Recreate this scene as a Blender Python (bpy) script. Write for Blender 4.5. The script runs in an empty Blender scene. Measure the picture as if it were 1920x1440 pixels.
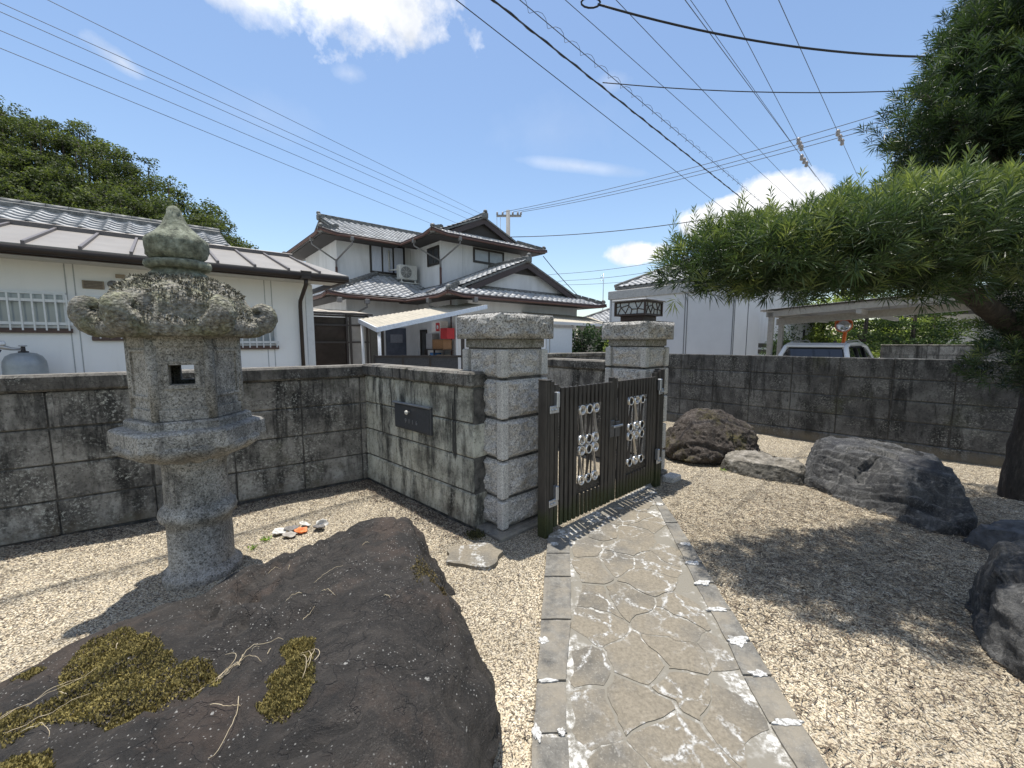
import bpy, bmesh, math, random
import numpy as np
from mathutils import Vector, Matrix, noise as mnoise
from mathutils.bvhtree import BVHTree
from mathutils.kdtree import KDTree

random.seed(7); RNG = np.random.default_rng(7)
R = math.radians
scene = bpy.context.scene
COL = scene.collection

# ------------------------------------------------------------------ camera
cam_d = bpy.data.cameras.new('camera'); cam = bpy.data.objects.new('camera', cam_d); COL.objects.link(cam)
cam.location = (0, 0, 1.6); cam.rotation_euler = (R(84.0), 0, 0)
cam_d.sensor_width = 36; cam_d.lens = 14.25; cam_d.clip_start = .05; cam_d.clip_end = 2000
scene.camera = cam

# ------------------------------------------------------------------ sun, sky, exposure
SUN_EL, SUN_AZ = R(78.5), R(-22)            # azimuth measured from +Y towards +X
sd = Vector((math.sin(SUN_AZ)*math.cos(SUN_EL), math.cos(SUN_AZ)*math.cos(SUN_EL), math.sin(SUN_EL)))
sun_d = bpy.data.lights.new('sun', 'SUN'); sun_d.energy = 3.7; sun_d.angle = R(.55); sun_d.color = (1, .955, .88)
sun = bpy.data.objects.new('sun', sun_d); COL.objects.link(sun)
sun.rotation_euler = sd.to_track_quat('Z', 'Y').to_euler()
vs = scene.view_settings
vs.view_transform = 'Standard'; vs.look = 'None'; vs.gamma = 1; vs.exposure = 0.72; vs.use_curve_mapping = False
scene.cycles.max_bounces = 6; scene.cycles.transparent_max_bounces = 8
scene.cycles.use_denoising = True


class NB:
    """small helper around a node tree"""
    def __init__(s, tree): s.t = tree
    def n(s, typ, ins=None, **props):
        nd = s.t.nodes.new(typ)
        for k, v in props.items(): setattr(nd, k, v)
        for k, v in (ins or {}).items():
            sk = nd.inputs[k]
            if isinstance(v, bpy.types.NodeSocket): s.t.links.new(v, sk)
            else:
                if sk.type == 'RGBA' and len(v) == 3: v = (*v, 1)
                sk.default_value = v
        return nd
    @property
    def pos(s):
        if not hasattr(s, '_p'): s._p = s.n('ShaderNodeNewGeometry').outputs['Position']
        return s._p
    @property
    def obj(s):
        if not hasattr(s, '_o'): s._o = s.n('ShaderNodeTexCoord').outputs['Object']
        return s._o
    @property
    def nz(s):
        return s.n('ShaderNodeSeparateXYZ', {0: s.n('ShaderNodeNewGeometry').outputs['Normal']}).outputs[2]
    @property
    def z(s): return s.n('ShaderNodeSeparateXYZ', {0: s.pos}).outputs[2]
    @property
    def rnd(s): return s.n('ShaderNodeObjectInfo').outputs['Random']
    def attr(s, name): return s.n('ShaderNodeAttribute', attribute_name=name).outputs['Color']
    def noise(s, scale, detail=4, rough=.6, vec=None, dist=0):
        return s.n('ShaderNodeTexNoise', {'Vector': vec if vec is not None else s.pos, 'Scale': scale, 'Detail': detail, 'Roughness': rough, 'Distortion': dist}).outputs[0]
    def vor(s, scale, feature='F1', vec=None, out='Distance', rand=1.0):
        return s.n('ShaderNodeTexVoronoi', {'Vector': vec if vec is not None else s.pos, 'Scale': scale, 'Randomness': rand}, feature=feature).outputs[out]
    def ramp(s, fac, *stops):
        nd = s.n('ShaderNodeValToRGB', {0: fac}); el = nd.color_ramp.elements
        while len(el) < len(stops): el.new(.5)
        for e, (p, c) in zip(el, stops):
            e.position = p
            if isinstance(c, (int, float)): c = (c, c, c)
            e.color = (*c, 1)
        return nd.outputs[0]
    def mix(s, f, a, b, mode='MIX'):
        nd = s.n('ShaderNodeMix', data_type='RGBA', blend_type=mode)
        for i, v in ((0, f), (6, a), (7, b)):
            if isinstance(v, bpy.types.NodeSocket): s.t.links.new(v, nd.inputs[i])
            elif i == 0: nd.inputs[0].default_value = v
            else: nd.inputs[i].default_value = (*v, 1) if not isinstance(v, (int, float)) else (v, v, v, 1)
        return nd.outputs[2]
    def m(s, op, a, b=0.0, clamp=False):
        return s.n('ShaderNodeMath', {0: a, 1: b}, operation=op, use_clamp=clamp).outputs[0]
    def vm(s, op, a, b):
        return s.n('ShaderNodeVectorMath', {0: a, 1: b}, operation=op).outputs[0]
    def sc(s, v, k): return s.vm('MULTIPLY', v, k)
    def bump(s, h, strength=.5, dist=.02, normal=None):
        i = {'Height': h, 'Strength': strength, 'Distance': dist}
        if normal is not None: i['Normal'] = normal
        return s.n('ShaderNodeBump', i).outputs[0]


MATS = {}
def mat(name, fn):
    if name in MATS: return MATS[name]
    m = bpy.data.materials.new(name); m.use_nodes = True
    b = NB(m.node_tree); bs = m.node_tree.nodes['Principled BSDF']
    for k, v in fn(b).items():
        if isinstance(v, bpy.types.NodeSocket): m.node_tree.links.new(v, bs.inputs[k])
        else:
            if bs.inputs[k].type == 'RGBA' and len(v) == 3: v = (*v, 1)
            bs.inputs[k].default_value = v
    MATS[name] = m
    return m

# ------------------------------------------------------------------ world: clear summer sky with fair-weather clouds
world = bpy.data.worlds.new('World'); scene.world = world; world.use_nodes = True
wt = world.node_tree; b = NB(wt)
bg = wt.nodes['Background']
sky = b.n('ShaderNodeTexSky', sky_type='NISHITA', sun_disc=False)
sky.sun_elevation = SUN_EL; sky.sun_rotation = SUN_AZ; sky.altitude = 50; sky.air_density = 1.15; sky.dust_density = .5; sky.ozone_density = 1.6
skyc = b.sc(sky.outputs[0], (.97, .985, 1.0))
dirv = b.n('ShaderNodeTexCoord').outputs['Generated']
sep = b.n('ShaderNodeSeparateXYZ', {0: dirv}); zc = b.m('MAXIMUM', sep.outputs[2], .03)
# flat cloud deck seen in perspective
deck = b.n('ShaderNodeCombineXYZ', {0: b.m('DIVIDE', sep.outputs[0], zc), 1: b.m('DIVIDE', sep.outputs[1], zc), 2: 0.0}).outputs[0]
wob = b.n('ShaderNodeTexNoise', {'Vector': dirv, 'Scale': 5.5, 'Detail': 7, 'Roughness': .62})
nz1 = wob.outputs[0]
fine = b.noise(17, 6, .62, dirv)
def cloud(d, size, k=1.0, soft=.28, thin=1.0, rot=0):
    """one cloud bank around direction d; size = half-angles (horizontal, vertical) as tangents"""
    d = Vector(d).normalized(); rt = d.cross(Vector((0, 0, 1))).normalized(); up = rt.cross(d)
    rt, up = rt*math.cos(rot)+up*math.sin(rot), up*math.cos(rot)-rt*math.sin(rot)
    def dot(v): return b.n('ShaderNodeVectorMath', {0: dirv, 1: tuple(v)}, operation='DOT_PRODUCT').outputs['Value']
    x = b.m('DIVIDE', dot(rt), size[0]); y = b.m('DIVIDE', dot(up), size[1])
    r = b.m('SQRT', b.m('ADD', b.m('MULTIPLY', x, x), b.m('MULTIPLY', y, y)))
    front = b.m('GREATER_THAN', dot(d), .2)
    v = b.m('ADD', b.m('SUBTRACT', 1.0, r), b.m('MULTIPLY', b.m('SUBTRACT', nz1, .5), 2.6*k))
    v = b.m('ADD', v, b.m('MULTIPLY', b.m('SUBTRACT', fine, .5), 1.1*k))
    v = b.m('MULTIPLY', b.m('DIVIDE', v, soft, True), front)
    return b.m('MULTIPLY', v, thin, True)
cl = None
for args in (((-.42, 1.12, .92), (.19, .115), .75, .40, 1.0), ((-.64, 1.12, .92), (.09, .085), .8, .6, .8), ((-.32, 1.12, .88), (.11, .08), .8, .4, .95), ((.575, 1.04, .315), (.115, .05), .55, .25, 1.0), ((.65, 1.04, .345), (.085, .06), .5, .3, 1.0), ((.47, 1.04, .29), (.05, .03), .5, .3, 1.0),
             ((.31, 1.02, .215), (.08, .032), .6, .3, 1.0), ((.16, 1.05, .43), (.15, .016), .3, .9, .38, -.16),
             ((-.955, 1.07, .68), (.030, .012), 1.3, 1.3, .6, -.5), ((-.40, 1.08, .66), (.030, .018), 1.2, 1.3, .35), ((.24, 1.06, .63), (.035, .018), .8, .9, .2), ((-.62, 1.06, .55), (.12, .05), .8, 1.4, .12), ((.1, 1.06, .52), (.16, .06), .8, 1.6, .10),
             ((-.9, -.8, .9), (.35, .2), 1, .3, 1), ((.9, -.7, .6), (.3, .16), 1, .3, 1), ((-1.6, .5, .5), (.25, .1), 1, .3, 1), ((0.2, -1.2, .4), (.3, .1), 1, .3, 1), ((1.8, .3, .7), (.25, .14), 1, .3, 1),
             ((.1, -.5, 1.0), (.3, .2), 1, .3, 1), ((-1.2, -.2, .7), (.25, .15), 1, .3, 1), ((1.2, -1.3, .9), (.25, .15), 1, .3, 1), ((-.6, -1.4, .5), (.3, .12), 1, .3, 1), ((.5, .35, 1.2), (.2, .12), 1, .35, 1)):  # extra clouds outside the view, added to fill the shade with light
    c = cloud(*args)
    cl = c if cl is None else b.m('MAXIMUM', cl, c)
ccol = b.ramp(b.noise(7, 5, .6, dirv), (.36, (4.7, 4.95, 5.4)), (.50, (6.2, 6.3, 6.5)), (.62, (7.6, 7.6, 7.6)))
wt.links.new(b.mix(cl, skyc, ccol), bg.inputs[0]); bg.inputs[1].default_value = .105

# ------------------------------------------------------------------ mesh helpers
def tag(o, label=None, cat=None, group=None, kind=None):
    if label: o['label'] = label
    if cat: o['category'] = cat
    if group: o['group'] = group
    if kind: o['kind'] = kind
    return o

def thing(name, label, cat, loc=(0, 0, 0), rotz=0, group=None):
    o = bpy.data.objects.new(name, None); COL.objects.link(o); o.location = loc; o.rotation_euler = (0, 0, rotz)
    o.empty_display_size = .2
    return tag(o, label, cat, group)

def link(name, me, parent=None, loc=None, rot=None):
    o = bpy.data.objects.new(name, me); COL.objects.link(o)
    if parent is not None: o.parent = parent
    if loc is not None: o.location = loc
    if rot is not None: o.rotation_euler = rot
    return o

class MB:
    """collects shapes into one mesh"""
    def __init__(s): s.v = []; s.f = []; s.sm = []
    def add(s, vs, fs, smooth=False, mx=None):
        k = len(s.v)
        s.v += [tuple(mx @ Vector(p)) if mx is not None else tuple(p) for p in vs]
        s.f += [tuple(k+i for i in f) for f in fs]; s.sm += [smooth]*len(fs)
        return s
    def box(s, lo, hi, mx=None, bev=0.0):
        x0, y0, z0 = lo; x1, y1, z1 = hi
        if bev <= 0:
            v = [(x0, y0, z0), (x1, y0, z0), (x1, y1, z0), (x0, y1, z0), (x0, y0, z1), (x1, y0, z1), (x1, y1, z1), (x0, y1, z1)]
            return s.add(v, [(0, 3, 2, 1), (4, 5, 6, 7), (0, 1, 5, 4), (1, 2, 6, 5), (2, 3, 7, 6), (3, 0, 4, 7)], False, mx)
        bm = bmesh.new(); bmesh.ops.create_cube(bm, size=1)
        for v in bm.verts: v.co = Vector(((x0+x1)/2+v.co.x*(x1-x0), (y0+y1)/2+v.co.y*(y1-y0), (z0+z1)/2+v.co.z*(z1-z0)))
        bmesh.ops.bevel(bm, geom=bm.edges[:], offset=min(bev, .49*min(x1-x0, y1-y0, z1-z0)), segments=1, affect='EDGES')
        bm.verts.index_update()
        s.add([v.co[:] for v in bm.verts], [[v.index for v in f.verts] for f in bm.faces], False, mx); bm.free(); return s
    def tube(s, pts, r, n=8, cap=True, smooth=True):
        pts = [Vector(p) for p in pts]; rs = r if isinstance(r, (list, tuple)) else [r]*len(pts)
        vs, fs = [], []; ref = None
        for i, p in enumerate(pts):
            d = (pts[min(i+1, len(pts)-1)]-pts[max(i-1, 0)]).normalized()
            if ref is None: ref = d.orthogonal().normalized()
            ref = (ref-d*ref.dot(d)).normalized(); w = d.cross(ref)
            for k in range(n):
                a = 2*math.pi*k/n
                vs.append(p+(ref*math.cos(a)+w*math.sin(a))*rs[i])
        for i in range(len(pts)-1):
            for k in range(n): fs.append((i*n+k, i*n+(k+1) % n, (i+1)*n+(k+1) % n, (i+1)*n+k))
        s.add(vs, fs, smooth)
        if cap:
            k0 = len(s.v)-len(vs)
            s.f += [tuple(k0+k for k in reversed(range(n))), tuple(k0+(len(pts)-1)*n+k for k in range(n))]; s.sm += [False, False]
        return s
    def lathe(s, prof, n=32, mx=None, smooth=True, phase=0.0, caps=True):
        vs, fs = [], []
        for r, z in prof:
            for k in range(n):
                a = 2*math.pi*k/n+phase; vs.append((r*math.cos(a), r*math.sin(a), z))
        for i in range(len(prof)-1):
            for k in range(n): fs.append((i*n+k, i*n+(k+1) % n, (i+1)*n+(k+1) % n, (i+1)*n+k))
        if caps: fs.append(tuple(reversed(range(n)))); fs.append(tuple((len(prof)-1)*n+k for k in range(n)))
        return s.add(vs, fs, smooth, mx)
    def prism(s, poly, z0, z1, mx=None):
        n = len(poly)
        if sum(poly[i][0]*poly[(i+1) % n][1]-poly[(i+1) % n][0]*poly[i][1] for i in range(n)) < 0: poly = poly[::-1]
        vs = [(x, y, z0) for x, y in poly]+[(x, y, z1) for x, y in poly]
        fs = [tuple(reversed(range(n))), tuple(range(n, 2*n))]+[(i, (i+1) % n, n+(i+1) % n, n+i) for i in range(n)]
        return s.add(vs, fs, False, mx)
    def slab(s, pts, th):
        """polygon in space thickened downwards"""
        n = len(pts); vs = [tuple(p) for p in pts]+[(p[0], p[1], p[2]-th) for p in pts]
        fs = [tuple(range(n)), tuple(reversed(range(n, 2*n)))]+[(i, n+i, n+(i+1) % n, (i+1) % n) for i in range(n)]
        return s.add(vs, fs)
    def mesh(s, name, m):
        me = bpy.data.meshes.new(name); me.from_pydata(s.v, [], s.f); me.polygons.foreach_set('use_smooth', s.sm); me.update()
        if m: me.materials.append(m)
        return me
    def build(s, name, m, parent=None, loc=None, rot=None): return link(name, s.mesh(name, m), parent, loc, rot)

def mesh_np(name, V, F, m, var=None, smooth=False):
    """big mesh from arrays: V (n,3), F (k,3|4), var = per-vertex value stored in attribute 'var'"""
    me = bpy.data.meshes.new(name); V = np.asarray(V, np.float32); F = np.asarray(F, np.int32); k = F.shape[1]
    me.vertices.add(len(V)); me.vertices.foreach_set('co', V.ravel())
    me.loops.add(F.size); me.loops.foreach_set('vertex_index', F.ravel())
    me.polygons.add(len(F)); me.polygons.foreach_set('loop_start', np.arange(len(F), dtype=np.int32)*k)
    if smooth: me.polygons.foreach_set('use_smooth', np.ones(len(F), bool))
    me.update(calc_edges=True)
    if var is not None:
        a = me.color_attributes.new('var', 'FLOAT_COLOR', 'POINT'); c = np.ones((len(V), 4), np.float32); var = np.asarray(var, np.float32)
        c[:, :3] = var[:, None] if var.ndim == 1 else var
        a.data.foreach_set('color', c.ravel())
    me.materials.append(m); return me

def fbm(p, sc, oct=4, lac=2.1, gain=.5):
    v = 0; a = 1; q = Vector(p)*sc
    for _ in range(oct): v += a*mnoise.noise(q); q = q*lac+Vector((3.1, 1.7, 5.3)); a *= gain
    return v

def leaves(P, D, L, W, droop=0.0):
    """leaf diamonds: P base points, D unit directions, L lengths, W widths -> V, F(4)"""
    n = len(P); rv = RNG.normal(size=(n, 3)); S = np.cross(D, rv); S /= np.linalg.norm(S, axis=1)[:, None]+1e-9
    L = np.asarray(L).reshape(-1, 1); W = np.asarray(W).reshape(-1, 1)
    mid = P+D*L*.45; tip = P+D*L; tip[:, 2] -= droop*L[:, 0]
    V = np.stack([P, mid+S*W/2, tip, mid-S*W/2], 1).reshape(-1, 3)
    F = np.arange(n*4).reshape(n, 4)
    return V, F

# ------------------------------------------------------------------ materials
def granite(b, base=(.36, .35, .33), dark=(.07, .07, .068), sc=1.0, grime=.5):
    sp = b.noise(150*sc, 3, .75); sp2 = b.vor(110*sc, out='Color')
    g = b.ramp(sp, (.40, dark), (.50, base), (.66, (base[0]*1.65, base[1]*1.63, base[2]*1.6)))
    g = b.mix(.35, g, b.ramp(b.n('ShaderNodeSeparateColor', {0: sp2}).outputs[0], (.2, dark), (.35, base), (.85, (.62, .6, .57))))
    d = b.ramp(b.noise(4, 6, .65), (.38, 0), (.68, 1))
    return b.mix(b.m('MULTIPLY', d, grime), g, b.sc(g, (.45, .44, .40)))

def m_lantern(b):
    c = granite(b, (.38, .355, .31), (.09, .085, .075), .8, .4)
    c = b.mix(b.ramp(b.noise(2.2, 5, .7), (.47, 0), (.60, .75)), c, b.sc(c, (.40, .40, .40)))
    c = b.mix(b.ramp(b.noise(7, 6, .75, b.sc(b.pos, (1, 1, .22))), (.53, 0), (.64, .7)), c, (.035, .034, .032))
    c = b.mix(b.ramp(b.noise(60, 4, .7), (.62, 0), (.7, .7)), c, (.38, .38, .35))
    return {'Base Color': c, 'Roughness': .93, 'Normal': b.bump(b.noise(130, 4, .7), .55, .006)}
def m_lichen(b):
    c = b.ramp(b.noise(34, 6, .72), (.30, (.06, .056, .047)), (.46, (.21, .195, .16)), (.60, (.36, .34, .29)), (.74, (.58, .56, .51)))
    c = b.mix(b.ramp(b.noise(7, 4, .6), (.45, 0), (.65, .7)), c, b.sc(c, (.75, .82, .52)))
    c = b.mix(b.ramp(b.vor(26), (.0, .75), (.16, 0)), c, (.52, .51, .49))
    return {'Base Color': c, 'Roughness': .98, 'Normal': b.bump(b.m('ADD', b.noise(55, 6, .75), b.vor(60)), .9, .02)}
def m_finial(b):
    c = b.ramp(b.noise(26, 6, .7), (.32, (.075, .08, .062)), (.5, (.23, .245, .18)), (.68, (.40, .42, .33)))
    c = b.mix(b.ramp(b.noise(5, 4, .6), (.42, 0), (.6, .8)), c, b.sc(c, (.55, .53, .5)))
    return {'Base Color': c, 'Roughness': .97, 'Normal': b.bump(b.noise(60, 6, .75), .8, .015)}
def m_pillar(b):
    c = granite(b, (.66, .63, .585), (.19, .183, .172), .6, .15)
    low = b.m('SUBTRACT', .30, b.m('ADD', b.z, b.m('MULTIPLY', b.noise(5, 5, .7), .3)))
    c = b.mix(b.ramp(low, (.04, 0), (.10, .6)), c, b.sc(c, (.52, .5, .42)))
    return {'Base Color': c, 'Roughness': .9, 'Normal': b.bump(b.noise(55, 6, .75), 1, .022)}
def m_pillar_cap(b):
    c = granite(b, (.54, .52, .48), (.08, .078, .072), .5, .7)
    return {'Base Color': c, 'Roughness': .93, 'Normal': b.bump(b.noise(60, 5, .75), 1, .015)}
def m_smooth_granite(b):
    return {'Base Color': granite(b, (.54, .525, .49), (.20, .195, .185), 1.0, .4), 'Roughness': .85, 'Normal': b.bump(b.noise(160, 3, .7), .3, .004)}
def m_neck(b):
    c = granite(b, (.26, .25, .22), (.07, .07, .06), .8, .6)
    return {'Base Color': b.mix(b.ramp(b.noise(9, 5, .7), (.5, 0), (.66, .5)), c, (.10, .105, .06)), 'Roughness': .92}

def blockwall(b, base, soot, pale, black=.5, lich=.4, brown=0.0, seed=0):
    p = b.vm('ADD', b.pos, (seed*7.3, seed*3.1, 0))
    st = b.noise(5.5, 6, .72, b.sc(p, (1, 1, .28)))
    c = b.ramp(b.noise(3.0, 6, .7, p), (.34, soot), (.5, base), (.68, pale))
    c = b.mix(b.ramp(b.rnd, (0, 0), (1, .45)), c, b.sc(c, (.6, .6, .62)))
    c = b.mix(b.ramp(st, (.52-.1*black, 0), (.62, min(1, .55+black*.5))), c, (.016, .016, .015))
    sp = b.noise(46, 4, .75, p)
    c = b.mix(b.m('MULTIPLY', b.ramp(sp, (.54, 0), (.60, 1)), b.ramp(b.noise(2.4, 5, .7, p), (.45, 0), (.60, lich))), c, (.44, .44, .39))
    c = b.mix(b.m('MULTIPLY', b.ramp(sp, (.36, 1), (.45, 0)), .65), c, b.sc(c, (.18, .18, .17)))
    c = b.mix(b.ramp(b.noise(1.7, 4, .6, b.vm('ADD', p, (4, 9, 2))), (.62, 0), (.72, .5)), c, (.055, .058, .022))
    dr = b.m('MULTIPLY', b.ramp(b.noise(9, 5, .7, b.sc(p, (1, 1, .07))), (.56, 0), (.63, .9)), b.ramp(b.m('ADD', b.z, b.m('MULTIPLY', b.noise(7, 3, .6, b.sc(p, (1, 1, .3))), .7)), (.95, 0), (1.25, 1)))
    c = b.mix(b.m('MULTIPLY', dr, min(1, black*1.5)), c, (.010, .010, .010))
    if brown:
        low = b.m('SUBTRACT', .34, b.m('ADD', b.z, b.m('MULTIPLY', b.noise(3, 5, .7, p), .36)))
        c = b.mix(b.ramp(low, (.0, 0), (.16, brown)), c, b.mix(b.noise(9, 4, .6, p), (.16, .125, .075), (.26, .215, .15)))
    return {'Base Color': c, 'Roughness': .95, 'Normal': b.bump(b.noise(70, 6, .75, p), .8, .012)}
def m_block_left(b): return blockwall(b, (.245, .232, .205), (.105, .10, .09), (.46, .445, .40), .55, 1.0, .5)
def m_block_panel(b): return blockwall(b, (.50, .49, .405), (.22, .215, .175), (.68, .68, .585), .66, .6, .25, 1)
def m_block_right(b): return blockwall(b, (.115, .112, .106), (.055, .055, .055), (.20, .20, .19), .42, .5, .8, 2)
def m_block_far(b): return blockwall(b, (.16, .155, .15), (.07, .07, .07), (.3, .3, .29), .5, .4, 0, 3)
def m_coping(b):
    r = blockwall(b, (.13, .12, .105), (.05, .048, .043), (.27, .26, .23), .62, .7, 0, 4)
    top = b.ramp(b.nz, (.6, 0), (.9, .75))
    r['Base Color'] = b.mix(top, r['Base Color'], b.ramp(b.noise(30, 5, .7), (.35, (.10, .09, .075)), (.6, (.30, .275, .235))))
    return r
def m_mortar(b):
    return {'Base Color': b.ramp(b.noise(12, 5, .7), (.35, (.03, .03, .028)), (.65, (.13, .125, .115))), 'Roughness': .97}

def m_gravel(b):
    v = b.vor(95, out='Color'); d = b.vor(95)
    r = b.n('ShaderNodeSeparateColor', {0: v}).outputs[0]
    c = b.ramp(r, (.0, (.14, .115, .08)), (.18, (.33, .275, .195)), (.5, (.56, .485, .355)), (.85, (.66, .59, .46)), (1, (.36, .335, .3)))
    c = b.mix(b.ramp(d, (.30, 0), (.62, .8)), c, (.10, .08, .055))
    c = b.mix(b.ramp(b.noise(1.5, 6, .7), (.55, 0), (.72, .5)), c, b.sc(c, (.62, .58, .52)))
    c = b.mix(b.ramp(b.noise(34, 4, .7), (.62, 0), (.68, .75)), c, (.06, .045, .035))
    h = b.m('SUBTRACT', b.m('MULTIPLY', b.noise(25, 4, .7), .5), d)
    return {'Base Color': c, 'Roughness': .95, 'Normal': b.bump(h, 1, .012)}
def m_pebble(b):
    c = b.n('ShaderNodeAttribute', attribute_name='var').outputs['Color']
    return {'Base Color': b.mix(b.ramp(b.noise(400, 2), (.45, 0), (.7, .35)), c, b.sc(c, (.6, .56, .5))), 'Roughness': .85}
def m_dust(b):
    return {'Base Color': b.n('ShaderNodeAttribute', attribute_name='var').outputs['Color'], 'Roughness': .9}
def m_bounce_concrete(b): return {'Base Color': b.ramp(b.noise(3, 6, .7), (.3, (.44, .43, .41)), (.7, (.54, .53, .50))), 'Roughness': .9}  # unseen concrete street, made pale to bounce sunlight onto the house walls
def m_field(b): return {'Base Color': b.ramp(b.noise(.6, 6, .7), (.35, (.05, .065, .02)), (.65, (.14, .13, .06))), 'Roughness': .95}

def pathmix(b, c):
    s = b.ramp(b.m('ADD', b.noise(2.1, 6, .66), b.m('MULTIPLY', b.noise(17, 4, .7), .16)), (.44, 0), (.62, .9))
    sand = b.ramp(b.noise(60, 4, .75), (.3, (.16, .137, .10)), (.7, (.31, .27, .205)))
    return b.mix(s, c, sand)
def m_flag(b):
    c = b.ramp(b.noise(7, 6, .7), (.3, (.115, .107, .092)), (.55, (.185, .172, .147)), (.75, (.245, .228, .195)))
    c = b.mix(b.ramp(b.rnd, (0, 0), (1, .6)), c, b.sc(c, (.60, .59, .57)))
    c = b.mix(b.m('MULTIPLY', b.ramp(b.noise(90, 3, .7), (.56, 0), (.66, .7)), 1), c, (.34, .32, .28))
    c = b.mix(b.ramp(b.noise(11, 5, .6), (.62, 0), (.66, .6)), c, (.29, .265, .22))
    c = pathmix(b, c)
    wv = b.vm('ADD', b.pos, b.sc(b.n('ShaderNodeTexNoise', {'Vector': b.pos, 'Scale': 7., 'Detail': 5}).outputs[1], (.16, .16, .16)))
    ln = b.ramp(b.vor(4.2, 'DISTANCE_TO_EDGE', wv), (.015, 1), (.055, 0))
    ln = b.m('MULTIPLY', b.m('MULTIPLY', ln, b.ramp(b.noise(38, 5, .75), (.45, 0), (.56, 1))), b.ramp(b.noise(1.9, 3, .6, b.vm('ADD', b.pos, (5, 1, 0))), (.40, 0), (.52, 1)))
    c = b.mix(ln, c, (.60, .59, .56))
    return {'Base Color': c, 'Roughness': .9, 'Normal': b.bump(b.m('ADD', b.noise(45, 6, .75), b.m('MULTIPLY', ln, .4)), .8, .012)}
def m_joint(b):
    c = b.ramp(b.noise(26, 5, .75), (.38, (.17, .157, .13)), (.48, (.27, .255, .22)), (.60, (.66, .65, .62)))
    c = b.mix(b.ramp(b.noise(3.2, 4, .6, b.vm('ADD', b.pos, (3, 3, 3))), (.44, .0), (.54, 1)), c, (.215, .198, .162))
    return {'Base Color': c, 'Roughness': .95, 'Normal': b.bump(b.noise(60, 5, .7), .6, .01)}
def m_kerb(b):
    c = b.ramp(b.noise(14, 6, .72), (.32, (.085, .081, .073)), (.55, (.175, .166, .146)), (.75, (.28, .268, .235)))
    c = b.mix(b.ramp(b.noise(110, 3, .7), (.58, 0), (.68, .6)), c, (.36, .35, .32))
    c = b.mix(b.ramp(b.noise(3.4, 6, .7), (.45, 0), (.60, .75)), c, (.27, .238, .185))
    return {'Base Color': c, 'Roughness': .92, 'Normal': b.bump(b.noise(70, 5, .75), .7, .008)}
def m_lime(b): return {'Base Color': b.ramp(b.noise(60, 5, .7), (.40, (.22, .215, .20)), (.58, (.66, .65, .62))), 'Roughness': .95, 'Normal': b.bump(b.noise(80, 5, .7), .6, .006)}

def m_rock_dark(b):
    st = b.noise(5, 8, .7, b.sc(b.pos, (1, 1.6, 3)), 1.2)
    c = b.ramp(st, (.3, (.011, .0098, .0085)), (.5, (.031, .0265, .0225)), (.7, (.068, .058, .049)))
    c = b.mix(b.ramp(b.noise(2.2, 5, .65), (.52, 0), (.64, .7)), c, (.088, .062, .047))
    c = b.mix(b.ramp(b.noise(9, 6, .7), (.60, 0), (.75, .55)), c, (.018, .017, .018))
    spot = b.ramp(b.vor(60, rand=1), (.10, 1), (.2, 0))
    c = b.mix(b.m('MULTIPLY', spot, b.ramp(b.noise(2.7, 4, .6), (.42, 0), (.56, .9))), c, (.46, .45, .42))
    c = b.mix(b.ramp(b.noise(15, 5, .6, b.vm('ADD', b.pos, (2, 2, 2))), (.70, 0), (.72, .85)), c, (.50, .49, .46))
    c = b.mix(b.m('MULTIPLY', b.ramp(b.noise(120, 4, .75), (.55, 0), (.66, .5)), b.ramp(b.noise(1.7, 4, .6), (.42, 0), (.6, 1))), c, (.17, .152, .132))
    crack = b.ramp(b.vor(3.2, 'DISTANCE_TO_EDGE', b.vm('ADD', b.pos, b.sc(b.n('ShaderNodeTexNoise', {'Vector': b.pos, 'Scale': 4., 'Detail': 5}).outputs[1], (.5, .5, .5)))), (.0, 1), (.012, 0))
    c = b.mix(b.m('MULTIPLY', crack, b.ramp(b.noise(1.3, 3, .6), (.5, 0), (.62, .6))), c, (.008, .008, .008))
    h = b.m('ADD', b.m('SUBTRACT', b.m('ADD', b.noise(22, 8, .72), st), b.m('MULTIPLY', crack, .4)), b.m('MULTIPLY', b.noise(150, 5, .7), .5))
    return {'Base Color': c, 'Roughness': .80, 'Normal': b.bump(h, .95, .03)}
def m_rock_grey(b):
    st = b.noise(4, 8, .7, b.sc(b.pos, (1.6, 1.6, .7)), 1.5)
    c = b.ramp(st, (.3, (.022, .023, .025)), (.5, (.066, .066, .066)), (.68, (.17, .167, .158)))
    c = b.mix(b.ramp(b.noise(13, 7, .75, None, 1), (.53, 0), (.66, .7)), c, (.33, .32, .30))
    c = b.mix(b.ramp(b.noise(90, 5, .75), (.54, 0), (.66, .6)), c, (.20, .20, .195))
    c = b.mix(b.ramp(b.noise(1.8, 5, .65), (.5, 0), (.64, .7)), c, (.035, .036, .045))
    return {'Base Color': c, 'Roughness': .82, 'Normal': b.bump(b.m('ADD', b.m('ADD', b.noise(20, 8, .72), st), b.m('MULTIPLY', b.noise(120, 5, .7), .5)), 1, .035)}
def m_rock_brown(b):
    c = b.ramp(b.noise(8, 8, .72), (.32, (.020, .016, .0135)), (.5, (.058, .046, .038)), (.68, (.12, .10, .086)))
    c = b.mix(b.ramp(b.noise(40, 5, .72), (.56, 0), (.66, .7)), c, (.24, .22, .19))
    c = b.mix(b.ramp(b.noise(3.1, 6, .7), (.53, 0), (.63, .85)), c, b.ramp(b.noise(50, 4, .7), (.4, (.02, .022, .01)), (.65, (.13, .105, .03))))
    return {'Base Color': c, 'Roughness': .95, 'Normal': b.bump(b.noise(26, 8, .75), 1, .035)}
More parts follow.
